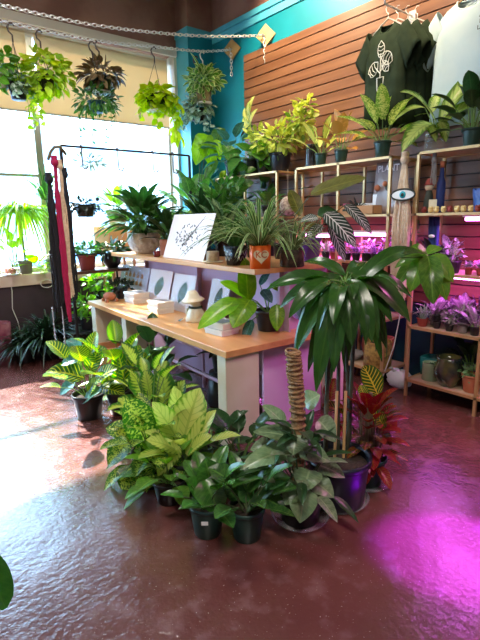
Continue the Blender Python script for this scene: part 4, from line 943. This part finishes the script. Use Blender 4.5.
# plants on z .62 middle unit and left unit shelves (half hidden)
for i,(x,y,z,lm,lab) in enumerate([(3.60,3.20,.62,'lush','bright green bush on the middle unit seen under the riser shelf'),(3.60,2.98,.62,'lush','second bright green bush on the middle unit seen under the riser shelf'),
   (3.62,4.55,1.52,'blueg','blue green trailing plant on the upper shelf of the far left unit'),(3.62,4.02,1.52,'green','green leafy plant in the right bay of the far left unit'),(3.62,3.62,1.11,'dark','dark plant standing between the left and middle units'),
   (3.62,4.5,1.08,'spider','striped grassy plant on the second shelf of the far left unit'),(3.62,4.0,1.08,'green','green plant on the second shelf, right bay, of the far left unit')]):
    if i==4: continue
    plant('shelf_plant',lab,'potted plant',(x,y,z+.001),.07,.12,M['pblack'],'nursery',L[lm],(lambda g,s,R:rosette(g,s,R,24,.17,.06,(.1,1.4),.1,.15)) if lm!='spider' else (lambda g,s,R:grass(g,s,R,50,.25,.015)))
# ---- crumpled bag and cable on the floor between the units
bp=at(404,386,z=.0); b_=thing('white_plastic_bag','crumpled white plastic bag on the floor between the middle and right units','bag',(3.60,2.27,0))
g=G(); R2=random.Random(2); rows=[]
for i in range(9):
    th=PI*i/8*.96+.03; rows.append([V((.10*math.sin(th)*math.cos(a)*R2.uniform(.75,1.1),.12*math.sin(th)*math.sin(a)*R2.uniform(.8,1.1),.085-.085*math.cos(th)+R2.uniform(0,.012))) for a in [2*PI*k/18 for k in range(18)]])
g.quadgrid(rows,True); g.build('bag_body',M['bag'],b_)
g=G(); g.leaf((0,.03,.13),(.02,.13,.15),.08,(1,0,1)); g.leaf((0,-.03,.13),(0,-.14,.12),.07,(1,0,1)); g.leaf((0,-.0,.15),(-.08,.02,.19),.06,(1,1,0)); solid(g.build('bag_handle',M['bag'],b_),.002)
cb=thing('power_cord','white power cord with adapter hanging beside the middle unit','cable',(3.52,2.30,.75)); g=G(); g.tube([(0,-.09,.2),(0,-.05,-.1),(.02,0,-.35),(.02,.08,-.6),(0,.12,-.74)],.005,5); g.build('cord',M['white'],cb); G().box((-.02,.05,.0),(.01,.12,.05),Matrix.Rotation(.5,4,'X')).build('adapter',M['white'],cb)
# ================================================================== BLACK RACK
rk=thing('black_pipe_rack','tall black metal pipe rack with two shelves standing before the window','rack',(1.64,4.70,0))
g=G(); g.tube([(0,0,2.2),(1.42,0,2.2)],.011,8); g.build('top_rail',M['black'],rk)
for (x,y,h) in ((0,0,2.2),(1.42,0,2.2),(0,.62,1.2),(.75,.62,1.2)): G().tube([(x,y,0),(x,y,h)],.017 if y==0 else .012,8).build('post',M['black'],rk)
g=G(); g.tube([(0,.62,1.2),(.75,.62,1.2)],.009,8); g.tube([(0,0,1.16),(0,.62,1.16)],.009,6); g.tube([(0,0,.97),(0,.62,.97)],.009,6); g.tube([(0,0,.31),(0,.62,.31)],.009,6); g.build('frame_rail',M['black'],rk)
bevel(G().box((0,0.29,.955),(.75,.62,.985)).build('brown_shelf',mat('brown_board',(.10,.04,.025),.5),rk),.003)
g=G(); g.tube([(0,.29,1.16),(.5,.29,1.16)],.009,6); g.build('front_bar',M['black'],rk)
G().box((0,.29,.30),(.75,.62,.325)).build('black_shelf',M['black'],rk)
def rackhook(px,dz,label):
    q=at(px,150,y=4.7); t=thing('s_hook',label,'hook',(q.x,4.70,2.2))
    G().tube([(0,.0,-.0+.0),(0,.018,.0),(0,.012,.018),(0,-.012,.018),(0,-.018,-.01),(.0,-.01,-.05),(.005,0,-.14),(0,-.018,-.19),(.03,-.03,-.20),(.05,-.03,-.17)],.008,6).build('hook_wire',M['hook'],t)
rackhook(81,0,'first black s-hook from the left on the rack rail, above the small black basket'); rackhook(117,0,'second black s-hook from the left on the rack rail'); rackhook(152,0,'third black s-hook from the left on the rack rail'); rackhook(172,0,'fourth black s-hook from the left on the rack rail')
q=at(90,158,y=4.7); ap=thing('hanging_air_plant','small airy pink and green plant hanging near the top of the rack','hanging plant',(q.x,4.7,q.z-.05)); g=G();s=G(); bushy(g,s,random.Random(4),50,(.13,.1,.06),(0,0,.02),.06,.018,stems=6); g.build('foliage',L['silver'],ap); s.build('stem',M['dstem'],ap); g=G(); g.tube([(0,0,.03),(0,0,2.2-q.z+.05)],.002,4); g.build('thread',M['hook'],ap)
q=at(85,217,y=4.72); t,zs=plant('hanging_basket_plant','small black hanging basket of curly dark foliage on the rack','hanging plant',(q.x,4.7,q.z),.10,.12,M['black'],'nursery',L['blackl'],lambda g,s,R:(bushy(g,s,R,130,(.17,.15,.07),(0,0,-.0),.045,.03,flop=.4),))
g=G(); 
for a in (0,2.1,4.2): g.tube([(.09*math.cos(a),.09*math.sin(a),.11),(0,0,.42)],.002,4)
g.tube([(0,0,.42),(0,0,2.2-q.z)],.002,4); g.build('hanger_wire',M['hook'],t)
def rk_p(px,y,z): q=at(px,260,y=y); return (q.x,y,z)
plant('red_clay_pot_plant','fine leaved dark green plant in a red clay pot on the brown rack shelf','potted plant',rk_p(87,5.14,.986),.10,.16,M['pred'],'nursery',L['green'],lambda g,s,R:bushy(g,s,R,170,(.15,.14,.09),(0,0,.07),.045,.025))
plant('black_pot_plant','dark leafy plant in a black pot, right of the red clay pot on the rack','potted plant',rk_p(112,5.14,.986),.10,.16,M['pblack'],'bowl',L['dark'],lambda g,s,R:bushy(g,s,R,120,(.19,.17,.09),(0,0,.07),.08,.045))
for i,(px,z,lm,lab) in enumerate([(82,.326,'lush','bright green plant in a black pot on the lowest rack shelf'),(100,.326,'dark','dark plant in a black pot on the lowest rack shelf'),(118,.326,'green','green plant in a black pot at the right of the lowest rack shelf')]):
    plant('rack_plant',lab,'potted plant',rk_p(px,5.14,z),.085,.15,M['pblack'],'nursery',L[lm],lambda g,s,R:bushy(g,s,R,90,(.14,.13,.14),(0,0,.12),.08,.045))
plant('rack_plant','tall bright green plant behind the turtle dish','potted plant',rk_p(98,5.48,.55),.085,.15,M['pblack'],'nursery',L['lush'],lambda g,s,R:bushy(g,s,R,90,(.18,.15,.13),(0,0,.12),.08,.05))
stool(rk_p(98,5.48,.55)[0],5.48,.549,'low wooden stool behind the rack holding a bright green plant',.13)
plant('rack_plant','black pot with dark curly leaves standing beside the turtle dish','potted plant',tuple(tw(.34,2.49,.681)),.075,.12,M['pblack'],'nursery',L['blackl'],lambda g,s,R:bushy(g,s,R,90,(.12,.10,.06),(0,0,.03),.05,.03))
q=at(92,368,z=0); cr=thing('wooden_crate','orange brown wooden crate on the floor under the rack','crate',(q.x+.1,4.55,0),TA)
g=G()
for k in range(3): g.box((-.2,-.14,.02+.085*k),(.2,-.125,.09+.085*k)); g.box((-.2,.125,.02+.085*k),(.2,.14,.09+.085*k)); g.box((-.215,-.14,.02+.085*k),(-.2,.14,.09+.085*k)); g.box((.2,-.14,.02+.085*k),(.215,.14,.09+.085*k))
g.box((-.2,-.125,.0),(.2,.125,.015)); g.build('crate_slats',mat('orange_pine',(.52,.22,.09),.6,c2=(.6,.28,.12),ns=8),cr)
# stool + cardboard box + grey pot behind
st=rk_p(117,5.56,0); stool(st[0]+.02,5.56,1.17,'tall dark plant stand behind the rack carrying the cardboard box',.16,m='crate')
cbx=thing('cardboard_box','pale orange cardboard box on the tall stand behind the rack','box',(st[0]+.0,5.56,1.171),.2); bevel(G().box((-.20,-.15,0),(.20,.15,.27)).build('carton',mat('pale_orange_card',(.80,.42,.18),.8),cbx),.004)
g=G(); g.box((-.26,-.15,.20),(-.20,.15,.206),Matrix.Translation((0,0,.0))); g.build('flap',M['kraft'],cbx)
plant('grey_pot_dieffenbachia','leafy plant in a grey pot on top of the cardboard box by the window','potted plant',(st[0]+.04,5.56,1.442),.13,.20,M['pgrey'],'nursery',L['lush'],lambda g,s,R:rosette(g,s,R,18,.20,.075,(.3,1.4),.12,.12,up=.04))
# cords hanging at the left post
def pxs(px,y=4.62): return at(px,160,y=y).x
def cord(lab,px0,py0,py1,m,n,sp,r,sx,y=4.63):
    q=at(px0,py0,y=y); lo_,hi_=0.,q.z
    for _ in range(30):
        md_=(lo_+hi_)/2
        if pj((q.x,y,md_))[1]>py1: lo_=md_
        else: hi_=md_
    strands('macrame_hanging',lab,q.x,y,q.z,md_,m,n,sp,r,sx=sx,wob=.02)
cord('black macrame cords on the left end of the rack',48.5,175,312,M['cordblack'],22,.02,.010,.04)
cord('crimson macrame cords on the left end of the rack',54,158,322,M['cordred'],16,.012,.009,.018,4.60)
cord('cream macrame strand right of the crimson cords on the rack',59.5,162,300,M['cordcream'],14,.01,.007,.018,4.60)
cord('second black cord bundle, between the cream strand and the rack post',64,170,300,M['cordblack'],12,.012,.009,.02,4.65)
q=at(56,150,y=4.62); hk=thing('macrame_branch','short twisted driftwood branch holding the cords at the rack corner','branch',(q.x,4.62,q.z)); G().tube([(-.08,0,-.09),(-.05,0,-.02),(-.01,.01,.025),(.04,0,.03),(.10,.03,-.03)],.014,6).build('branch',M['bark'],hk)
cc=thing('glass_bead_chain','loop of clear beads hanging below the black cords','bead chain',tuple(at(58,318,y=4.62))); g=G()
g.tube([(-.045,0,.1),(-.045,0,-.35),(0,0,-.40),(.045,0,-.35),(.045,0,.1)],.006,5)
for k in range(34):
    q=k/33; g.ball((-.045*math.cos(q*PI),0,.1-.50*math.sin(q*PI)**.5),.011,6,4)
g.build('beads',mat('clear_beads',(.7,.72,.78),.1,trans=.5),cc)
# ================================================================== WINDOW SILL + LEFT
def sillp(px,z=.926,y=5.88): q=at(px,268,y=y); return (q.x,y,z)
plant('ponytail_palm','tall feathery yellow green palm in the window at the far left','potted plant',sillp(26,y=5.86),.08,.15,M['pgrey'],'nursery',L['lime'],lambda g,s,R:(s.tube([(0,0,0),(0,0,.55)],.012,6),grass(g,s,R,200,.66,.03,(-.1,1.3),.75,z=.52)))
plant('umbrella_papyrus','spiky narrow leaved plant in the window beside the rack post','potted plant',sillp(53,y=5.86),.08,.15,M['pgrey'],'nursery',L['green'],lambda g,s,R:(s.tube([(0,0,0),(0,0,.75)],.01,6),grass(g,s,R,70,.6,.018,(-.1,1.4),.25,z=.70)))
plant('lime_cutting','backlit lime leaves on the window sill at the left','potted plant',sillp(15,y=5.88),.06,.10,M['clear'],'cyl',L['lime'],lambda g,s,R:rosette(g,s,R,14,.17,.07,(.1,1.5),.14,.12,up=.2))
plant('lime_cutting','wide backlit lime leaves low on the sill beside the hanging cords','potted plant',sillp(36,y=5.84),.05,.09,M['clear'],'cyl',L['lime'],lambda g,s,R:rosette(g,s,R,9,.22,.09,(-.3,.9),.05,.12))
tr_=thing('glass_terrarium','clear glass cloche with pink contents on the window sill','terrarium',sillp(10,y=5.84)); G().lathe([(.09,0),(.095,.05),(.08,.12),(.04,.16),(.02,.18),(.025,.2),(0,.205)],n=20).build('glass_dome',M['clear'],tr_)
g=G(); 
for k in range(12): g.ball((.04*math.cos(k*2.4),.04*math.sin(k*2.4),.03+.003*k),.022,7,5)
g.build('pink_contents',mat('salmon_stones',(.7,.25,.2),.6),tr_)
G().lathe([(0,-.0),(.10,.0),(.105,.01),(0,.012)],n=20).build('base',M['white'],tr_)
cbl=thing('white_cable','thin white cable running down the dark wall under the sill','cable',(at(12,300,y=5.79).x,5.785,.9)); G().tube([(0,0,0),(.01,0,-.15),(-.01,-.01,-.35),(.03,-.01,-.5),(.04,-.02,-.6)],.005,5).build('cord',M['white'],cbl)
rg=thing('wire_ring','white wire ring hanging at the end of the window sill','ring',(at(47,283,y=5.74).x,5.74,.80)); G().tube([V((.07*math.cos(2*PI*k/16),0,.045*math.sin(2*PI*k/16))) for k in range(16)],.005,5,closed=True).build('ring',M['white'],rg)
q=at(33,350,z=0); plant('floor_fern','large dark arching fern on the floor against the wall under the window','potted plant',(q.x+.05,5.40,0),.14,.2,M['pblack'],'nursery',L['fern'],lambda g,s,R:(grass(g,s,R,190,.6,.03,(.1,1.4),.40),rosette(g,s,R,10,.2,.09,(-.3,.5),.1,.1)))
q=at(16,352,z=0); plant('floor_fern','second dark fern on the floor at the left of the larger one','potted plant',(q.x-.02,5.45,0),.12,.18,M['pblack'],'nursery',L['fern'],lambda g,s,R:(grass(g,s,R,120,.45,.025,(.1,1.4),.45),))
q=at(0,345,z=0); wv=thing('woven_hamper','burgundy woven hamper cut by the left edge under the sill','hamper',(1.10,5.52,0)); G().lathe([(0,0),(.09,0),(.10,.2),(.11,.46),(.10,.46),(.09,.2)],n=18).build('hamper_body',M['burg'],wv)
q=at(-9,590,z=.30); lo=(q.x-.22,q.y+.10,0)
t=thing('edge_plant','broad leaved plant mostly outside the frame, one green leaf at the bottom left edge','potted plant',lo); zs=pot(t,.11,.18,M['pblack'])
g=G();s=G(); a_=atd(-14,552,1.25)-V(lo)-V((0,0,zs)); b__=atd(5,609,1.22)-V(lo)-V((0,0,zs)); g.leaf(a_,b__,.085,(-.3,-1,.4),.06,.25,a=.5,b=.5,m=4); s.tube([(0,0,0),(0,-.02,.2),a_],.004,5)
g.build('foliage',L['tree'],t,(0,0,zs)); s.build('stem',M['stem'],t,(0,0,zs))
# ================================================================== FLOOR PLANTS AROUND THE TABLE
def gp(px,py): q=at(px,py,z=0); return (q.x,q.y,0.)
def clearsaucer(t,r,m='clear'): G().lathe([(0,.001),(r*.8,.001),(r,.03),(r*.97,.03),(r*.78,.006),(0,.006)],n=28).build('saucer',M[m],t)
# far left veined dieffenbachia in black pot
lo=gp(90,417); D=depth(lo)
t=thing('dieffenbachia','veined yellow green dieffenbachia in a black pot, farthest left on the floor','potted plant',lo); zs=pot(t,.12,.2,M['pblack'])
g=G();s=G(); R=random.Random(21)
explicit(g,s,lo,zs,[(84,378,46,372,.17,0,-.05),(90,372,100,345,.12),(95,382,118,368,.13,-.1,-.15),(100,362,82,345,.11),(88,395,100,378,.1,-.1,-.15),(100,388,125,395,.12,-.1,-.2),(80,368,62,352,.10,.05,.1)],D,R=R,arch=.15)
rosette(g,s,R,9,.2,.11,(.2,1.3),.25,.1,up=.1)
g.build('foliage',L['dieffv'],t,(0,0,zs)); s.build('stem',M['stem'],t,(0,0,zs))
g=G(); s2=G(); explicit(g,s2,lo,zs,[(84,402,102,390,.12,-.12,-.2),(75,382,60,395,.09),(80,350,66,340,.09,.1,.1),(78,360,60,365,.09)],D,R=R); g.build('silver_foliage',L['blueg'],t,(0,0,zs))
t=thing('glass_jug','clear plastic jug on the floor beside the farthest left black pot','jug',gp(103,417)); G().lathe([(0,0),(.05,0),(.055,.02),(.055,.11),(.03,.15),(.03,.18),(.033,.185)],n=18).build('jug_body',M['clear'],t)
def dplantf(name,label,px,py,lm,leaves,n=20,Lf=.25,W=.13,el=(.1,1.35),pet=.2,up=.12,seed=1,pm='pblack',rt=.12,h=.2,dd=0,cat='potted plant',a=.5,b=.75,droop=.35):
    lo=gp(px,py); D=depth(lo)+dd; t=thing(name,label,cat,lo); zs=pot(t,rt,h,M[pm]); g=G();s=G(); R=random.Random(seed)
    if leaves: explicit(g,s,lo,zs,leaves,D,R=R,arch=.15,a=a,b=b)
    rosette(g,s,R,n,Lf,W,el,pet,.12,up=up,a=a,b=b,droop=droop)
    g.build('foliage',L[lm],t,(0,0,zs)); s.build('stem',M['stem'],t,(0,0,zs)); return t
dplantf('dieffenbachia','dieffenbachia with veined yellow leaves behind the far left pot, below the table edge',122,412,'dieffv',[(125,385,118,352,.15),(110,385,108,372,.12),(130,375,140,345,.13),(128,395,160,388,.14),(140,372,145,352,.10),(115,390,100,400,.12)],12,.2,.11,pet=.25,up=.15,seed=2)
dplantf('aglaonema','dark leaved plant with grey sheen under the table at the back',158,402,'dark',[(150,372,135,348,.13),(155,375,175,355,.12),(150,370,150,345,.10)],14,.22,.09,pet=.25,up=.15,seed=3)
dplantf('dieffenbachia','golden green dieffenbachia in the middle of the floor group',152,440,'dieff',[(150,400,130,372,.15),(165,405,162,368,.13),(145,420,118,398,.16),(170,410,185,380,.12),(150,395,145,370,.1)],16,.18,.08,pet=.24,up=.16,seed=5)
dplantf('dieffenbachia','speckled green and cream dieffenbachia at the front left of the floor group',154,482,'dieffs',[(150,450,126,398,.17,-.05,-.1),(140,440,106,428,.13),(148,462,142,480,.13,-.1,-.25),(130,440,108,465,.11,-.1,-.15),(155,470,155,432,.13,-.1,-.1),(135,470,122,490,.12,-.15,-.2)],34,.16,.07,(-.5,1.2),.13,.12,seed=6)
dplantf('camille_dieffenbachia','large pale cream green dieffenbachia with broad glowing leaves, centre of the floor group',188,488,'camille',[(182,446,200,388,.17,-.05,-.05),(183,450,152,402,.12,-.05,-.1),(187,455,216,410,.09,-.1,-.12),(180,452,146,440,.10,-.1,-.2),(178,446,158,476,.10,-.1,-.2),(184,440,174,386,.11,.05,.05),(190,452,212,436,.08,-.12,-.2)],9,.20,.08,(.0,1.0),.14,.05,seed=7)
dplantf('dieffenbachia','low bright green leafed plant hugging the floor left of the two green pots',170,500,'lush',None,22,.14,.07,(-.3,1.1),.12,.06,seed=8,rt=.09,h=.13)
# two green pots
for i,(px,py,lab,sd,lv) in enumerate([(208,541,'broad leaved philodendron in the left of the two small green pots at the front',1,[(200,500,222,465,.12),(206,505,185,480,.11,0,-.1),(212,490,205,458,.11),(205,505,218,520,.0001),(210,500,214,508,.0001),(205,480,219,515,.13,-.05,-.1)]),(247,545,'philodendron with spreading pointed leaves in the right of the two small green pots',2,[(240,498,226,470,.11),(255,495,285,510,.10,0,-.05),(245,490,268,462,.09),(235,485,208,468,.10),(250,500,240,478,.09),(262,485,290,478,.09)])]):
    lo=gp(px,py-9); D=depth(lo); t=thing('potted_philodendron',lab,'potted plant',lo,0,'small green potted philodendrons'); zs=pot(t,.088,.165,M['pgreen'])
    g=G();s=G(); R=random.Random(sd+30); explicit(g,s,lo,zs,[q for q in lv if q[4]>.001],D,R=R,a=.45,b=.8); rosette(g,s,R,12,.15,.07,(.1,1.2),.13,.12,up=.05)
    g.build('foliage',leafm('deep_green_leaf_'+str(i),(.035,.14,.022) if i==0 else (.028,.10,.026),(.12,.28,.05),tr=.25,rough=.25),t,(0,0,zs)); s.build('stem',M['dstem'],t,(0,0,zs))
    if i==0: G().box((-.02,-.091,.10),(.012,-.088,.118),Matrix.Rotation(-.7,4,'Z')).build('white_label',M['white'],t)
# silver philodendron with moss pole
lo=gp(300,518); D=depth(lo); t=thing('moss_pole_philodendron','silvery philodendron climbing a coir pole in a black pot, front of the table','potted plant',lo); zs=pot(t,.125,.17,M['pblack']); clearsaucer(t,.15)
ztop=at(292,350,y=lo[1]+.02).z
bx_=at(297,400,y=lo[1]+.05); tx_=at(293,352,y=lo[1]+.08)
g=G(); g.tube([V((0,0,zs-.05)),bx_-V(lo),tx_-V(lo)],.032,14); 
for k in range(26):
    q=k/25; a0=V((0,0,zs)); p_=(a0*(1-q*2)+(bx_-V(lo))*q*2) if q<.5 else ((bx_-V(lo))*(2-q*2)+(tx_-V(lo))*(q*2-1))
    g.tube([p_+V((.036*math.cos(2*PI*j/12),.036*math.sin(2*PI*j/12),.008*math.sin(2*PI*j/12+k))) for j in range(12)],.007,5,closed=True)
g.build('coir_pole',M['coir'],t)
g=G();s=G(); R=random.Random(14)
rosette(g,s,R,16,.14,.05,(.2,1.2),.13,.12,up=.14,droop=.6)
explicit(g,s,lo,zs,[(300,440,253,432,.09,-.05,-.1),(290,450,240,470,.10,-.05,-.15),(296,435,293,455,.10,-.1,-.15),(262,430,240,418,.0001),(310,470,303,492,.11,-.12,-.2),(312,480,334,498,.09,-.1,-.15),(305,490,300,523,.11,-.15,-.22),(300,485,285,505,.10,-.12,-.18),(318,420,336,442,.10,0,0),(262,470,285,480,.10,-.1,-.1),(285,425,262,405,.07),(305,405,320,395,.10,-.03,-.05),(318,465,345,478,.08,-.05,-.1),(300,450,330,462,.09,-.1,-.15),(275,445,250,450,.08),(290,480,272,492,.1,-.1,-.15)],D,R=R,a=.4,b=.85,fold=.2)
g.build('foliage',L['silverp'],t,(0,0,zs)); g=G(); s2=G()
rosette(g,s,R,18,.16,.045,(.0,1.4),.16,.12,up=.15,droop=.7); rosette(g,s,R,10,.14,.045,(.0,1.2),.06,.12,z=.30,droop=.8)
g.build('dark_foliage',L['dark'],t,(0,0,zs)); s.build('stem',M['dstem'],t,(0,0,zs))
# money tree
lo=gp(337,500); D=depth(lo); t=thing('umbrella_tree','tall tree with long glossy drooping leaves in a big black pot','potted tree',lo); zs=pot(t,.17,.27,M['pnavy'],'nursery',.14); clearsaucer(t,.17)
O=V(lo)+V((0,0,zs))
g=G()
for k,(bx,tx,r,ty) in enumerate([(326,330,.014,290),(338,340,.012,275),(344,356,.013,280),(350,346,.011,285)]):
    B=atd(bx,468,D+.02*k)-O; B.z=0; T=atd(tx,ty,D-.02+.02*k)-O; g.tube([B,(B*.6+T*.4)+V((.01*(k-1),0,0)),T],[r,r*.95,r*.8],8)
for k in range(4):
    B=V((.04*math.cos(k*1.6),.04*math.sin(k*1.6),.0)); g.tube([B*1.6,B*.7+V((0,0,.06)),V((0,0,.13))],.008,6)
g.build('trunk',mat('dark_trunk',(.03,.035,.015),.6,c2=(.06,.05,.025),ns=20),t)
g=G()
for bx,tx in ((334,338),(343,347)):
    B=atd(bx,466,D-.06)-O; B.z=0; g.tube([B,atd(tx,350,D-.06)-O],.008,8)
g.build('bamboo_stake',M['bamboo'],t)
g=G(); p_=atd(340,421,D-.04)-O; g.lathe([(.045,-.014),(.062,-.012),(.062,.014),(.045,.014)],c=tuple(p_),n=18); g.tube([p_+V((.0,-.06,0)),p_+V((.03,-.075,.012)),p_+V((.05,-.075,.0))],.008,5); g.build('teal_tie',M['tealtie'],t)
g=G();s=G(); R=random.Random(17); st_=atd(345,285,D)
explicit(g,s,lo,zs,[(338,283,266,290,.10,.05,.12),(338,280,296,352,.085,.0,-.05),(338,285,316,392,.09,-.05,-.12),(340,285,334,372,.08,-.08,-.16),(345,283,352,346,.085,-.1,-.2),(350,280,372,342,.09,-.1,-.2),(352,277,392,322,.08,-.05,-.1),
  (352,274,410,322,.12,-.05,-.05),(348,272,412,298,.09,.05,.05),(340,276,300,318,.10,.05,.1),(335,278,280,308,.09,.1,.2),(345,276,304,262,.07,.15,.3),(350,285,345,372,.07,.1,.12),(338,287,308,372,.07,.12,.15),(355,282,382,362,.06,.12,.15),
  (356,282,386,348,.08,.1,.1),(330,280,289,318,.08,-.05,-.12),(342,290,326,398,.06,.1,.1)],D,stemfrom=st_,R=R,a=.55,b=.75,arch=.28,fold=.3,wav=.08)
C0=st_-O
for k in range(22):
    th=k*2.4; rr=R.uniform(.16,.34); e=V((math.cos(th)*rr,math.sin(th)*rr,-R.uniform(.12,.46)+.1*(k%3))); b0=C0+V((math.cos(th)*.04,math.sin(th)*.04,.01))
    g.leaf(b0,C0+e,.085*R.uniform(.8,1.15),(math.cos(th)*.5,math.sin(th)*.5,1),.42,.3,.55,.75,n=10,m=4,wav=.08,R=R)
g.build('foliage',L['tree'],t,(0,0,zs)); g=G()
# long arching leaf and upper right whorl
explicit(g,s,lo,zs,[(352,290,425,254,.085,-.05,.1)],D,stemfrom=st_,R=R,arch=.42,a=.4,b=.4,fold=.15)
wp=atd(427,257,D+.1)
s.tube([st_-O,atd(372,262,D+.02)-O+V((0,0,.02)),wp-O],.005,6)
g.build('long_foliage',L['tree'],t,(0,0,zs)); g=G()
explicit(g,s,lo,zs,[(427,257,410,292,.09,.1,.06),(428,256,433,304,.10,.08,.0),(430,257,453,282,.10,.1,.1),(426,255,411,247,.06,.1,.1),(424,256,396,286,.08,.15,.2),(430,258,446,300,.09,.15,.1),(425,256,395,268,.06,.2,.25),(428,254,442,248,.06,.15,.2)],D,stemfrom=wp,R=R,a=.5,b=.65,arch=.25,fold=.25)
g.build('young_foliage',L['treeL'],t,(0,0,zs)); s.build('stem',M['stem'],t,(0,0,zs))
# croton
lo=gp(367,482); D=depth(lo); t=thing('croton','red and yellow croton in a green pot, right of the big black pot','potted plant',lo); zs=pot(t,.105,.17,M['pgreen']); clearsaucer(t,.14)
g=G();s=G(); R=random.Random(23)
s.tube([(0,0,0),(0,0,.4)],.012,6); rosette(g,s,R,64,.14,.055,(-.2,1.35),.05,.15,a=.55,b=.65,up=.30,droop=.35,spread=.035)
explicit(g,s,lo,zs,[(330,400,335,378,.08,.1),(345,430,318,440,.08,-.05),(345,415,322,405,.08),(385,420,396,432,.09),(375,430,392,445,.08,-.05)],D,R=R)
g.build('foliage',L['croton'],t,(0,0,zs)); s.build('stem',M['bark'],t,(0,0,zs)); g=G(); s2=G()
explicit(g,s2,lo,zs,[(378,396,363,366,.11,-.05,-.05),(385,428,372,412,.08,-.1,-.1),(366,402,360,385,.05,-.1,-.1)],D,R=R,a=.6,b=.6); g.build('yellow_foliage',L['crotony'],t,(0,0,zs))
# under the table
p=tw(.46,.75,0); bxs=thing('upturned_nursery_pot','upturned tall black pot under the table carrying the dark strappy plant','pot',p); G().lathe([(.13,0),(.105,.27),(0,.27)],n=20).build('pot',M['pblack'],bxs)
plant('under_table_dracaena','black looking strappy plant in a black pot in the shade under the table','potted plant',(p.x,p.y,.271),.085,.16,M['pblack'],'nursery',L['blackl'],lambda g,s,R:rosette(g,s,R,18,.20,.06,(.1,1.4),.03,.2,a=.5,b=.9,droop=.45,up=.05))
# filler plants between the table leg and front pots
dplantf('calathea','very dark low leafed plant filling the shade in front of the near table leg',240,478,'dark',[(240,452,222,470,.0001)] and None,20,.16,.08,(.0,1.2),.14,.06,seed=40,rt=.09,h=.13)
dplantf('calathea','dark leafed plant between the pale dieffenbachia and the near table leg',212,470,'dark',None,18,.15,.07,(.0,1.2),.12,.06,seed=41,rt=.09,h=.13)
# ================================================================== LIGHT
sun=bpy.data.lights.new('sun','SUN'); sun.energy=26; sun.angle=.02; sun.color=(1,.95,.85); so=bpy.data.objects.new('sun',sun); col.objects.link(so)
so.rotation_euler=V((.04,-1,-.82)).to_track_quat('-Z','Y').to_euler()
wd=bpy.data.worlds.new('world'); sc.world=wd; wd.use_nodes=True; bg=wd.node_tree.nodes['Background']; bg.inputs[0].default_value=(.40,.68,1,1); bg.inputs[1].default_value=18.
def lamp(name,label,loc,size,e,c,rot=(0,0,0),tgt=None,spot=None):
    t=thing(name,label,'lamp',loc)
    if tgt is not None: t.rotation_euler=(V(tgt)-V(loc)).to_track_quat('-Z','Y').to_euler()
    G().lathe([(0,.05),(.06,.05),(.075,0),(.07,-.01),(.065,.0),(0,.01)],n=20).build('lamp_housing',M['black'],t)
    ld=bpy.data.lights.new(name+'_light','SPOT' if spot else 'AREA'); ld.energy=e; ld.color=c
    if spot: ld.spot_size=spot; ld.spot_blend=.6; ld.shadow_soft_size=size
    else: ld.shape='DISK'; ld.size=size
    o=bpy.data.objects.new(name+'_light',ld); col.objects.link(o); o.parent=t; o.location=(0,0,-.03); return t
lamp('ceiling_spot','warm ceiling spotlight aimed at the slatwall above the green shirts',(2.9,2.3,4.2),.12,270,(1,.76,.5),tgt=(3.95,2.7,3.35),spot=1.6)
lamp('ceiling_spot','warm ceiling spotlight aimed at the left end of the slatwall',(2.9,4.0,4.2),.12,300,(1,.78,.52),tgt=(3.95,3.9,3.3),spot=1.6)
lamp('ceiling_spot','warm ceiling spotlight near the camera aimed at the table',(-.2,.2,4.2),.25,230,(1,.9,.78),tgt=(2.0,2.9,.8),spot=1.2)
lamp('fill_lamp','added fill lamp, unseen behind the camera',(0,-.8,4.25),1.0,60,(1,.95,.9))  # added for general interior fill, no such fixture seen
lamp('fill_lamp','unseen fill lamp added above the hanging plants',(1.2,3.2,4.25),.8,70,(1,.96,.9))  # added fill to brighten the hanging plants from inside the room
lamp('grow_spot','magenta grow lamp beyond the right edge of the picture shining on the floor',(3.0,-.5,2.3),.03,4200,(.30,.0,1.),tgt=tuple(at(470,556,z=0)),spot=.255)
lamp('grow_spot','second magenta grow lamp beyond the right edge tinting the floor by the shelves',(3.2,.6,2.2),.25,75,(1.,.25,.6),tgt=(2.5,1.2,0),spot=1.7)
vs=sc.view_settings; vs.view_transform='Standard'; vs.look='None'; vs.gamma=1; vs.use_curve_mapping=False; vs.exposure=0.1
